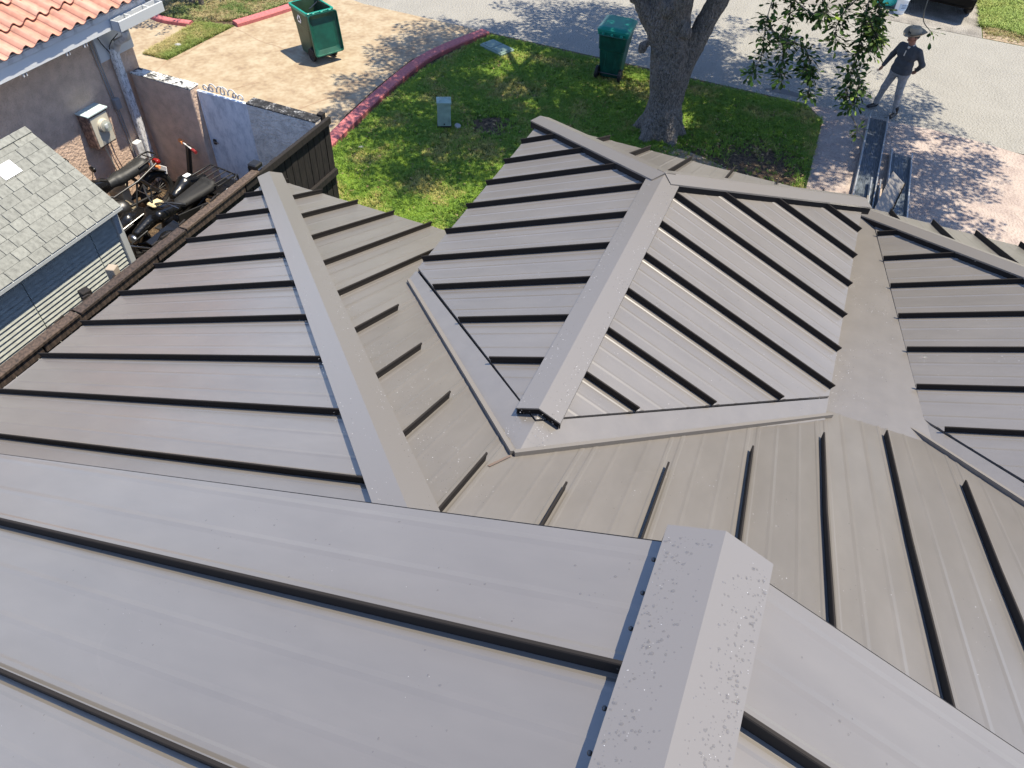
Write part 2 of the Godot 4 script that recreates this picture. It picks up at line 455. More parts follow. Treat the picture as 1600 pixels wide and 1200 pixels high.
# one slope: a deck, panels in strips across "a" or "b", seams between them
func slope(k: Vector3, poly: PackedVector2Array, seam_poly: PackedVector2Array, along_a: bool, c0: float, pitch: float, seed: int, bent := 0.0, seams := true):
	var nrm := Vector3(-k.y, 1, k.z).normalized()
	var deck := MB.new()
	for t in Geometry2D.triangulate_polygon(poly).size() / 3:
		var ix := Geometry2D.triangulate_polygon(poly)
		deck.tri(roof_p(k, poly[ix[t * 3]], -0.03), roof_p(k, poly[ix[t * 3 + 1]], -0.03), roof_p(k, poly[ix[t * 3 + 2]], -0.03), nrm)
	var part := obj("roof_slope", deck, M.dark_under, house)
	var lo := 1e9
	var hi := -1e9
	for p in poly:
		var x: float = p.x if along_a else p.y
		lo = minf(lo, x); hi = maxf(hi, x)
	var rng := RandomNumberGenerator.new(); rng.seed = seed
	var prof := [[0.0, 0.0], [0.035, 0.0], [0.055, 0.0034], [0.085, 0.0034], [0.105, 0.0], [0.30, -0.0008], [0.335, 0.0013], [0.37, -0.0008], [0.63, -0.0008], [0.665, 0.0013], [0.70, -0.0008], [0.895, 0.0], [0.915, 0.0034], [0.945, 0.0034], [0.965, 0.0], [1.0, 0.0]]
	var i0 := int(floor((lo - c0) / pitch))
	var i1 := int(ceil((hi - c0) / pitch))
	for i in range(i0, i1):
		var mb := MB.new()
		var shift := Vector2(rng.randf() * 5.0, rng.randf() * 5.0)
		var can := rng.randf_range(-0.0016, 0.0016)
		for j in prof.size() - 1:
			var s0: float = c0 + (i + prof[j][0]) * pitch
			var s1: float = c0 + (i + prof[j + 1][0]) * pitch
			var h0: float = prof[j][1] + can * sin(PI * prof[j][0])
			var h1: float = prof[j + 1][1] + can * sin(PI * prof[j + 1][0])
			var rect := PackedVector2Array([Vector2(s0, -20), Vector2(s1, -20), Vector2(s1, 20), Vector2(s0, 20)]) if along_a else PackedVector2Array([Vector2(-20, s0), Vector2(20, s0), Vector2(20, s1), Vector2(-20, s1)])
			for piece in clip(poly, rect):
				var pt := []
				var uv := []
				for q in piece:
					var s: float = q.x if along_a else q.y
					var l: float = q.y if along_a else q.x
					pt.append(roof_p(k, q, lerpf(h0, h1, clampf((s - s0) / (s1 - s0), 0, 1))))
					uv.append(Vector2(s, l * 0.35) + shift)
				var ix := Geometry2D.triangulate_polygon(piece)
				for t in ix.size() / 3:
					mb.tri(pt[ix[t * 3]], pt[ix[t * 3 + 1]], pt[ix[t * 3 + 2]], nrm, uv[ix[t * 3]], uv[ix[t * 3 + 1]], uv[ix[t * 3 + 2]])
				for e in piece.size():
					var q0: Vector2 = piece[e]
					var q1: Vector2 = piece[(e + 1) % piece.size()]
					var x0: float = q0.x if along_a else q0.y
					var x1: float = q1.x if along_a else q1.y
					if absf(x0 - x1) < 1e-4:
						continue
					var w := Vector2(q1.y - q0.y, q0.x - q1.x)
					var dn := Vector3(0, -0.016, 0)
					mb.quad(pt[e], pt[(e + 1) % piece.size()], pt[(e + 1) % piece.size()] + dn, pt[e] + dn, V(w.x, 0, w.y))
		if mb.v.size() > 0:
			obj("roof_panel", mb, M.metal[rng.randi() % 3], part)
		if not seams:
			continue
		var c := c0 + i * pitch
		var line := PackedVector2Array([Vector2(c, -20), Vector2(c, 20)]) if along_a else PackedVector2Array([Vector2(-20, c), Vector2(20, c)])
		for half in Geometry2D.intersect_polyline_with_polygon(line, poly):
			for seg in Geometry2D.intersect_polyline_with_polygon(half, seam_poly):
				if seg[0].distance_to(seg[seg.size() - 1]) < 0.03:
					continue
				var sm := MB.new()
				var path := [seg[0], seg[seg.size() - 1]]
				if along_a and bent != 0.0 and c > 0.6 and minf(path[0].y, path[1].y) < bent and maxf(path[0].y, path[1].y) > bent:
					path.insert(1, Vector2(c - 0.012, bent))
				for z in path.size() - 1:
					seam_bar(sm, k, path[z], path[z + 1], nrm)
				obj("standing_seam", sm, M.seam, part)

func seam_bar(sm: MB, k: Vector3, p: Vector2, q: Vector2, nrm: Vector3):
	var P := roof_p(k, p)
	var Q := roof_p(k, q)
	var d := (Q - P).normalized()
	var x := d.cross(nrm).normalized()
	var h := 0.047
	var w := 0.004
	var pr := [[-w, -0.01], [-w, h - 0.004], [-w + 0.002, h], [w + 0.001, h], [w + 0.003, h - 0.003], [w + 0.003, h - 0.012], [w, h - 0.014], [w, -0.01]]
	for i in pr.size() - 1:
		var a: Vector3 = x * pr[i][0] + nrm * pr[i][1]
		var b: Vector3 = x * pr[i + 1][0] + nrm * pr[i + 1][1]
		var o: Vector3 = x * (pr[i + 1][1] - pr[i][1]) * -1.0 + nrm * (pr[i + 1][0] - pr[i][0])
		var L := P.distance_to(Q)
		sm.quad(P + a, P + b, Q + b, Q + a, o, Vector2(0, 0), Vector2(0.02, 0), Vector2(0.02, L), Vector2(0, L))
	for e in [[P, -d], [Q, d]]:
		var c: Vector3 = e[0]
		sm.quad(c - x * w - nrm * 0.01, c - x * w + nrm * h, c + x * w + nrm * h, c + x * w - nrm * 0.01, e[1])

# folded cap along a hip or ridge from A to B (plan), over the slopes kl (left of A>B) and kr
func cap(called: String, A: Vector2, B: Vector2, kl: Vector3, kr: Vector3, w: float, h := 0.053, drop := 0.056, trim_a := 0.0, trim_b := 0.0) -> MeshInstance3D:
	var d := (B - A).normalized()
	var s := Vector2(-d.y, d.x) * w                # to the left
	var mb := MB.new()
	var P := []
	for e in 2:
		var o: Vector2 = A if e == 0 else B
		var tr := d * (trim_a if e == 0 else -trim_b)
		var l := o + s + tr
		var r := o - s + tr
		var top := V(o.x, minf(roof_z(kl, o.x, o.y), roof_z(kr, o.x, o.y)) + h + 0.004, o.y)
		P.append([roof_p(kl, l, h), top, roof_p(kr, r, h), roof_p(kl, l, h - drop), roof_p(kr, r, h - drop), roof_p(kl, l - s * 0.05, h - 0.014), roof_p(kr, r + s * 0.05, h - 0.014)])
	var L := A.distance_to(B)
	var nl := Vector3(-kl.y, 1, kl.z)
	var nr := Vector3(-kr.y, 1, kr.z)
	mb.quad(P[0][0], P[0][1], P[1][1], P[1][0], nl, Vector2(0, 0), Vector2(w, 0), Vector2(w, L * 0.35), Vector2(0, L * 0.35))
	mb.quad(P[0][1], P[0][2], P[1][2], P[1][1], nr, Vector2(w, 0), Vector2(2 * w, 0), Vector2(2 * w, L * 0.35), Vector2(w, L * 0.35))
	var ol := V(s.x, 0, s.y)
	var closures := []
	# hem, a small return under it, then the closure behind
	for q in [[0, 5, 3, ol], [2, 6, 4, -ol]]:
		var hem := Vector3(0, -0.014, 0)
		mb.quad(P[0][q[0]], P[1][q[0]], P[1][q[0]] + hem, P[0][q[0]] + hem, q[3])
		var c0: Vector3 = P[0][q[1]]
		var c1: Vector3 = P[1][q[1]]
		mb.quad(P[0][q[0]] + hem, P[1][q[0]] + hem, c1, c0, Vector3.DOWN)
		var cl := MB.new()
		(cl if h > 0.0535 else mb).quad(c0, c1, c1 - Vector3(0, drop - 0.014, 0), c0 - Vector3(0, drop - 0.014, 0), q[3])
		closures.append(cl)
	for e in 2:
		var hint := V(-d.x, 0, -d.y) if e == 0 else V(d.x, 0, d.y)
		if called == "ridge_cap":
			var cl := MB.new()
			closures.append(cl)
			var back := hint.normalized() * -0.012
			cl.quad(P[e][0] + back, P[e][1] + back, P[e][1] - Vector3(0, drop + 0.03, 0) + back, P[e][3] - Vector3(0, 0.03, 0) + back, hint)
			cl.quad(P[e][1] + back, P[e][2] + back, P[e][4] - Vector3(0, 0.03, 0) + back, P[e][1] - Vector3(0, drop + 0.03, 0) + back, hint)
		mb.quad(P[e][0], P[e][1], P[e][1] - Vector3(0, 0.010, 0), P[e][0] - Vector3(0, 0.010, 0), hint)
		mb.quad(P[e][1], P[e][2], P[e][2] - Vector3(0, 0.010, 0), P[e][1] - Vector3(0, 0.010, 0), hint)
	var made := obj(called, mb, M.cap, house)
	for c in closures:
		if c.v.size() > 0:
			obj("closure_strip", c, M.seam, made)  # near-black colour stands in for the shade under the caps
	return made

func poly(a: Array) -> PackedVector2Array:
	var p := PackedVector2Array()
	for i in a.size() / 2:
		p.append(Vector2(a[i * 2], a[i * 2 + 1]))
	return p

const KE := Vector3(2.2191, 0.0, -0.42124)
const KL := Vector3(2.0235, 0.4276, 0.0)
const KGL := Vector3(1.6348, 0.42775, 0.0)          # entrance wing, left, right and front slopes
const KGR := Vector3(1.0160, -0.42775, 0.0)
const KGF := Vector3(3.4312, 0.0, -0.42775)
const K2L := Vector3(-0.07, 0.42775, 0.0)           # right wing
const K2F := Vector3(3.2792, 0.0, -0.42775)
const KPAN := Vector3(0.8832, 0.0, -0.078)
const KFL := Vector3(2.8235, 0.4276, 0.0)           # upper roof
const KFR := Vector3(2.9521, -0.4276, 0.0)

func build_house():
	house = thing("metal_roofed_house", "low house under a brown standing seam metal roof of many slopes, wet from rain", "house")
	# main hip: left and street slopes
	slope(KL, poly([-4.732, 5.268, -0.3, 0.772, -0.3, 0.5, -4.893, 0.5]), poly([-6, 6, 2, 6, 2, -1, -6, -1]), false, 4.877 - 4.15, 0.415, 1)
	slope(KE, poly([-4.732, 5.268, -2.2, 5.268, -2.2, 4.2, 5.0, 4.2, 5.0, 0.5, -0.035, 0.5]), poly([-5, 5.3, -2.26, 5.3, -2.26, 3.45, -0.62, 1.75, 0.79, 3.42, 1.25, 3.80, 5.0, -0.1, 5, 0.4, -5, 0.4]), true, -4.1168, 0.41, 2, 2.55)
	cap("hip_cap", Vector2(-0.3, 0.772), Vector2(-4.78, 5.317), KL, KE, 0.125)
	# entrance wing
	var all := poly([-9, -9, 9, -9, 9, 9, -9, 9])
	slope(KGL, poly([-2.2785, 6.478, -0.7234, 4.923, -0.7234, 2.37, -2.2785, 3.93]), all, false, 6.02, 0.4, 3)
	slope(KGR, poly([0.8318, 6.478, 0.8318, 3.95, -0.7234, 2.37, -0.7234, 4.923]), all, false, 6.02, 0.4, 4)
	slope(KGF, poly([-2.2785, 6.478, 0.8318, 6.478, -0.7234, 4.923]), all, true, -1.96, 0.405, 5)
	cap("ridge_cap", Vector2(-0.7234, 2.40), Vector2(-0.7234, 4.95), KGL, KGR, 0.125)
	cap("hip_cap", Vector2(-0.7234, 4.90), Vector2(-2.2785, 6.478), KGL, KGF, 0.10, 0.066, 0.080)
	cap("hip_cap", Vector2(-0.7234, 4.91), Vector2(0.8318, 6.478), KGF, KGR, 0.10, 0.064, 0.080)
	# valley flashings of the entrance wing, with their raised edges on the main slope
	flashing(KGL, poly([-2.2785, 3.90, -0.7234, 2.36, -0.7234, 2.09, -2.2785, 3.76]), Vector2(-2.275, 3.775), Vector2(-0.74, 2.10))
	flashing(KGR, poly([0.8318, 3.93, -0.7234, 2.36, -0.7234, 2.09, 0.8318, 3.72]), Vector2(-0.735, 2.10), Vector2(0.87, 3.80))
	# right wing, its valley and the drain pan between the wings
	slope(K2L, poly([1.02, 6.75, 1.0, 6.83, 5.0, 2.83, 5.0, 0.62, 1.974, 3.633, 1.479, 4.118]), all, false, 6.5 - 4.15, 0.415, 6)
	slope(K2F, poly([0.94, 6.88, 0.95, 7.5, 5.0, 7.5, 5.0, 2.83]), all, true, 1.235, 0.41, 7)
	cap("hip_cap", Vector2(0.92, 6.91), Vector2(5.0, 2.83), K2F, K2L, 0.10, 0.062, 0.078)
	flashing(K2L, poly([1.49, 4.09, 5.0, 0.63, 5.0, 0.43, 1.41, 3.985]), Vector2(1.40, 4.0), Vector2(5.0, 0.40))
	var pan := MB.new()
	var pn := Vector3(0, 1, -0.078)
	var pq := [Vector2(0.6, 3.885), Vector2(1.62, 3.885), Vector2(1.62, 4.2), Vector2(1.16, 6.8), Vector2(0.6, 6.8)]
	for i in [1, 2, 3]:
		pan.tri(roof_p(KPAN, pq[0]), roof_p(KPAN, pq[i]), roof_p(KPAN, pq[i + 1]), pn, pq[0], pq[i], pq[i + 1])
	pan.quad(roof_p(KPAN, pq[4]), roof_p(KPAN, pq[3]), roof_p(KPAN, pq[3], -0.03), roof_p(KPAN, pq[4], -0.03), V(0, 0, 1))
	obj("valley_pan", pan, M.metal[0], house)
	# upper roof
	slope(KFL, poly([0.1505, 0.945, 0.1505, -2.5, -4.95, -2.5, -4.95, 0.90]), all, false, 0.6246 - 4.15, 0.415, 8)
	slope(KFR, poly([0.1505, 0.945, 5.0, 0.96, 5.0, -2.5, 0.1505, -2.5]), all, false, 0.628 - 4.15, 0.415, 9)
	cap("ridge_cap", Vector2(0.1505, -2.5), Vector2(0.1505, 0.957), KFL, KFR, 0.116, 0.053, 0.056)
	for s in [[KFL, Vector2(0.04, 0.945), Vector2(-4.95, 0.90)], [KFR, Vector2(0.26, 0.945), Vector2(5.0, 0.96)]]:
		var mb := MB.new()
		var k: Vector3 = s[0]
		var a: Vector2 = s[1]
		var b: Vector2 = s[2]
		var o := Vector2(0, 0.001)
		var wv := Vector2(0, -0.055)
		mb.quad(roof_p(k, a + o, 0.001), roof_p(k, b + o, 0.001), roof_p(k, b + o, -0.12), roof_p(k, a + o, -0.12), V(0, 0, 1))
		mb.quad(roof_p(k, a + o, -0.12), roof_p(k, b + o, -0.12), roof_p(k, b + wv * 4.0, -0.12), roof_p(k, a + wv * 4.0, -0.12), Vector3.DOWN)
		obj("rake_trim", mb, M.metal[1], house)
	# gable wall under the upper roof, walls, fascias
	var gw := MB.new()
	var gb := 0.62
	for dz in [0.0, -0.12]:
		var pts := [V(-4.5, 0, gb + dz), V(4.9, 0, gb + dz), V(4.9, G + 2.9521 - 0.4276 * 4.9 - 0.05, gb + dz), V(0.15, G + 2.83, gb + dz), V(-4.5, G + 2.8235 - 0.4276 * 4.5 - 0.05, gb + dz)]
		for i in [1, 2, 3]:
			gw.tri(pts[0], pts[i], pts[i + 1], V(0, 0, 1 if dz == 0.0 else -1))
	obj("wall", gw, M.our_wall, house)
	for w in [[-4.3, -0.2, -2.5, 4.85, 2.72], [-1.9, 0.45, 2.0, 6.05, 3.30], [0.45, 5.0, 0.0, 4.0, 2.75], [1.35, 5.0, 3.0, 7.0, 2.72]]:
		var mb := MB.new()
		mb.box(V((w[0] + w[1]) / 2, w[4] / 2, (w[2] + w[3]) / 2), Vector3(w[1] - w[0], w[4], w[3] - w[2]))
		obj("wall", mb, M.our_wall, house)
	for f in [[-4.732, 5.25, -2.2, 5.25, 0.0], [-4.715, 5.25, -4.87, 0.5, -0.01], [-2.26, 3.9, -2.26, 6.45, 0.66], [-2.26, 6.46, 0.81, 6.46, 0.66], [0.815, 6.45, 0.815, 4.0, 0.66], [0.97, 7.48, 5.0, 7.48, 0.071], [0.97, 7.46, 0.97, 6.9, 0.25]]:
		var p := V(f[0], G + f[4], f[1])
		var q := V(f[2], G + f[4], f[3])
		var mb := MB.new()
		var x := (q - p).normalized()
		mb.box((p + q) * 0.5 - Vector3(0, 0.10, 0), Vector3(p.distance_to(q), 0.15, 0.02), Basis(x, Vector3.UP, x.cross(Vector3.UP)))
		obj("fascia", mb, M.bronze, house)
	# small brown flashing tail below the valley corner
	var tl := MB.new()
	var t0 := roof_p(KE, Vector2(-0.745, 2.08), 0.008)
	var t1 := roof_p(KE, Vector2(-0.80, 1.935), 0.008)
	tl.quad(t0 - Vector3(0.007, 0, 0), t0 + Vector3(0.007, 0, 0), t1 + Vector3(0.007, 0, 0), t1 - Vector3(0.007, 0, 0), Vector3.UP)
	obj("flashing_tail", tl, mat(Color(0.13, 0.095, 0.075), 0.5), house)
	# screw heads along the closures of the upper ridge
	for i in 9:
		var mb := MB.new()
		var b := 0.88 - i * 0.085
		mb.ball(V(0.0305, roof_z(KFL, 0.033, b) + 0.022, b), Vector3.ONE * 0.0055, Basis(), 8, 5)
		obj("screw", mb, M.steel, house)
	drops()

func flashing(k: Vector3, p: PackedVector2Array, A: Vector2, B: Vector2):
	var mb := MB.new()
	var ix := Geometry2D.triangulate_polygon(p)
	var nrm := Vector3(-k.y, 1, k.z)
	for t in ix.size() / 3:
		mb.tri(roof_p(k, p[ix[t * 3]], -0.006), roof_p(k, p[ix[t * 3 + 1]], -0.006), roof_p(k, p[ix[t * 3 + 2]], -0.006), nrm, p[ix[t * 3]], p[ix[t * 3 + 1]], p[ix[t * 3 + 2]])
	obj("valley_flashing", mb, M.metal[1], house)
	var bt := MB.new()
	var d := (B - A).normalized()
	var s := Vector2(-d.y, d.x) * 0.014
	var n := 5
	for i in n:
		var a := A.lerp(B, float(i) / n)
		var b := A.lerp(B, float(i + 1) / n)
		var h := 0.034
		var q := [roof_p(KE, a + s, h), roof_p(KE, b + s, h), roof_p(KE, b - s, h), roof_p(KE, a - s, h)]
		bt.quad(q[0], q[1], q[2], q[3], Vector3.UP)
		var dn := Vector3(0, -0.05, 0)
		bt.quad(q[0], q[1], q[1] + dn, q[0] + dn, V(s.x, 0, s.y))
		bt.quad(q[2], q[3], q[3] + dn, q[2] + dn, V(-s.x, 0, -s.y))
		if i == 0:
			bt.quad(q[0], q[3], q[3] + dn, q[0] + dn, V(-d.x, 0, -d.y))
		if i == n - 1:
			bt.quad(q[1], q[2], q[2] + dn, q[1] + dn, V(d.x, 0, d.y))
	obj("valley_batten", bt, M.bronze, house)

func drops():
	# rain drops lying on the metal: flattened beads, most of them on the caps
	var spots := []
	var rng := RandomNumberGenerator.new(); rng.seed = 77
	var clump := FastNoiseLite.new(); clump.seed = 9; clump.frequency = 1.6
	var put := func(k: Vector3, h: float, lo: Vector2, hi: Vector2, count: int, r0: float, r1: float, shear: Vector2, thr: float):
		for i in count:
			var t := Vector2(rng.randf(), rng.randf())
			var p := Vector2(lerpf(lo.x, hi.x, t.x), lerpf(lo.y, hi.y, t.y)) + shear * t.x
			if clump.get_noise_2d(p.x * 1.5, p.y * 1.5) < thr:
				continue
			var r := lerpf(r0, r1, pow(rng.randf(), 2.5))
			spots.append([roof_p(k, p, h), Vector3(-k.y, 1, k.z).normalized(), r])
	put.call(KFL, 0.0545, Vector2(0.04, -0.1), Vector2(0.148, 0.93), 1100, 0.0008, 0.0036, Vector2.ZERO, -0.5)
	put.call(KFR, 0.0545, Vector2(0.153, -0.1), Vector2(0.262, 0.93), 1100, 0.0010, 0.0036, Vector2.ZERO, -0.35)
	put.call(KFL, 0.0, Vector2(-1.6, 0.0), Vector2(0.02, 0.9), 420, 0.0008, 0.0030, Vector2.ZERO, 0.05)
	put.call(KFR, 0.0, Vector2(0.28, 0.2), Vector2(0.9, 0.9), 90, 0.0012, 0.0036, Vector2.ZERO, -0.2)
	put.call(KGL, 0.0545, Vector2(-0.84, 2.2), Vector2(-0.73, 4.9), 420, 0.0010, 0.0030, Vector2.ZERO, -0.2)
	put.call(KGR, 0.0545, Vector2(-0.715, 2.2), Vector2(-0.61, 4.9), 520, 0.0012, 0.0036, Vector2.ZERO, -0.3)
	put.call(KGR, 0.0, Vector2(-0.6, 2.6), Vector2(0.8, 5.5), 900, 0.0010, 0.0034, Vector2(0, 0.9), 0.0)
	put.call(KGL, 0.0, Vector2(-2.2, 4.4), Vector2(-0.87, 5.0), 260, 0.0010, 0.0030, Vector2(0, -1.3), 0.0)
	put.call(KE, 0.0, Vector2(-3.4, 3.75), Vector2(-0.5, 4.15), 1000, 0.0010, 0.0028, Vector2(0, -2.52), -0.1)
	put.call(KE, 0.0, Vector2(-2.2, 2.4), Vector2(2.0, 3.3), 900, 0.0010, 0.0030, Vector2(0, -0.9), 0.05)
	put.call(KPAN, 0.0, Vector2(0.86, 3.95), Vector2(1.25, 6.0), 600, 0.0012, 0.0034, Vector2.ZERO, -0.05)
	put.call(K2L, 0.0, Vector2(1.45, 4.2), Vector2(2.2, 5.4), 240, 0.0010, 0.0034, Vector2.ZERO, 0.0)
	put.call(K2L, 0.056, Vector2(1.0, 6.66), Vector2(2.2, 6.76), 200, 0.0012, 0.0034, Vector2(0, -1.2), 0.0)
	put.call(KL, 0.0545, Vector2(-3.4, 3.62), Vector2(-0.6, 3.82), 240, 0.0010, 0.0026, Vector2(0, -2.76), -0.1)
	put.call(KE, 0.0545, Vector2(-3.4, 3.9), Vector2(-0.55, 4.05), 420, 0.0010, 0.0028, Vector2(0, -2.82), -0.3)
	put.call(KL, 0.0, Vector2(-4.0, 1.2), Vector2(-1.6, 4.0), 160, 0.0010, 0.0028, Vector2.ZERO, 0.1)
	var mb := MB.new()
	mb.ball(Vector3.ZERO, Vector3(1, 0.62, 1), Basis(), 10, 4, 0.0, 1.0)
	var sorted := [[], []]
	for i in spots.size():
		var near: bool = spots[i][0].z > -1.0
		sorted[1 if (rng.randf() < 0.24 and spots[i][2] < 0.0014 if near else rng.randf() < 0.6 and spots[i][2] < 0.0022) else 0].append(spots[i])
	for kind in 2:
		var mm := MultiMesh.new()
		mm.transform_format = MultiMesh.TRANSFORM_3D
		mm.mesh = mb.mesh()
		mm.instance_count = sorted[kind].size()
		for i in sorted[kind].size():
			var n: Vector3 = sorted[kind][i][1]
			var x := n.cross(Vector3(0.3, 0.1, 1)).normalized()
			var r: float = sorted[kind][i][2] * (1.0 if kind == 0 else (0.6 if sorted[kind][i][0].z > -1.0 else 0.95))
			mm.set_instance_transform(i, Transform3D(Basis(x * r * rng.randf_range(0.8, 1.5), n * r, x.cross(n) * r * rng.randf_range(0.8, 1.3)), sorted[kind][i][0]))
		var mi := MultiMeshInstance3D.new()
		mi.multimesh = mm
		mi.material_override = M.drop if kind == 0 else M.glint_bead
		mi.name = ["rain_drops", "glint_specks"][kind]
		add_child(mi, true)
		tag(mi, ["clear rain drops beaded on the brown metal roof and its ridge caps", "tiny droplets coloured white as sun glints, sprinkled along the metal hips and valleys"][kind], "water drops", "", "stuff")

# ---------------------------------------------------------------- the ground
func sheet(called: String, p: PackedVector2Array, y: float, m: Material, edge := 0.0) -> MeshInstance3D:
	var mb := MB.new()
	var ix := Geometry2D.triangulate_polygon(p)
	for t in ix.size() / 3:
		var q := [p[ix[t * 3]], p[ix[t * 3 + 1]], p[ix[t * 3 + 2]]]
		mb.tri(V(q[0].x, y, q[0].y), V(q[1].x, y, q[1].y), V(q[2].x, y, q[2].y), Vector3.UP, q[0], q[1], q[2])
	if edge > 0.0:
		var cw := Geometry2D.is_polygon_clockwise(p)
		for i in p.size():
			var a: Vector2 = p[i]
			var b: Vector2 = p[(i + 1) % p.size()]
			var o := Vector2(b.y - a.y, a.x - b.x) * (-1.0 if cw else 1.0)
			mb.quad(V(a.x, y, a.y), V(b.x, y, b.y), V(b.x, y - edge, b.y), V(a.x, y - edge, a.y), V(o.x, 0, o.y))
	return struct(obj(called, mb, m))

func kerb(pts: PackedVector2Array, w: float, h: float):
	var mb := MB.new()
	var L := []
	var R := []
	for i in pts.size():
		var d := (pts[mini(i + 1, pts.size() - 1)] - pts[maxi(i - 1, 0)]).normalized()
		var s := Vector2(-d.y, d.x) * w * 0.5
		L.append(pts[i] + s); R.append(pts[i] - s)
	var f := func(p: Vector2, y: float) -> Vector3: return V(p.x, y, p.y)
	for i in pts.size() - 1:
		var o: Vector2 = L[i] - R[i]
		var c := 0.02
		var li := [L[i] - o.normalized() * c, L[i + 1] - o.normalized() * c, R[i] + o.normalized() * c, R[i + 1] + o.normalized() * c]
		mb.quad(f.call(li[0], h), f.call(li[1], h), f.call(li[3], h), f.call(li[2], h), Vector3.UP)
		mb.quad(f.call(L[i], h - c), f.call(L[i + 1], h - c), f.call(li[1], h), f.call(li[0], h), V(o.x, 0.3, o.y))
		mb.quad(f.call(R[i], h - c), f.call(R[i + 1], h - c), f.call(li[3], h), f.call(li[2], h), V(-o.x, 0.3, -o.y))
		mb.quad(f.call(L[i], h - c), f.call(L[i + 1], h - c), f.call(L[i + 1], -0.05), f.call(L[i], -0.05), V(o.x, 0, o.y))
		mb.quad(f.call(R[i], h - c), f.call(R[i + 1], h - c), f.call(R[i + 1], -0.05), f.call(R[i], -0.05), V(-o.x, 0, -o.y))
	for e in [0, pts.size() - 1]:
		var d2: Vector2 = pts[0] - pts[1] if e == 0 else pts[e] - pts[e - 1]
		mb.quad(f.call(L[e], h - 0.01), f.call(R[e], h - 0.01), f.call(R[e], -0.05), f.call(L[e], -0.05), V(d2.x, 0, d2.y))
	struct(obj("kerb", mb, M.kerb))

func smooth(p: PackedVector2Array, n := 4) -> PackedVector2Array:
	var c := Curve2D.new()
	for i in p.size():
		var t := (p[mini(i + 1, p.size() - 1)] - p[maxi(i - 1, 0)]) / 6.0
		c.add_point(p[i], -t, t)
	var out := PackedVector2Array()
	for i in (p.size() - 1) * n + 1:
		out.append(c.samplef(float(i) / n))
	return out

var lawn_poly: PackedVector2Array

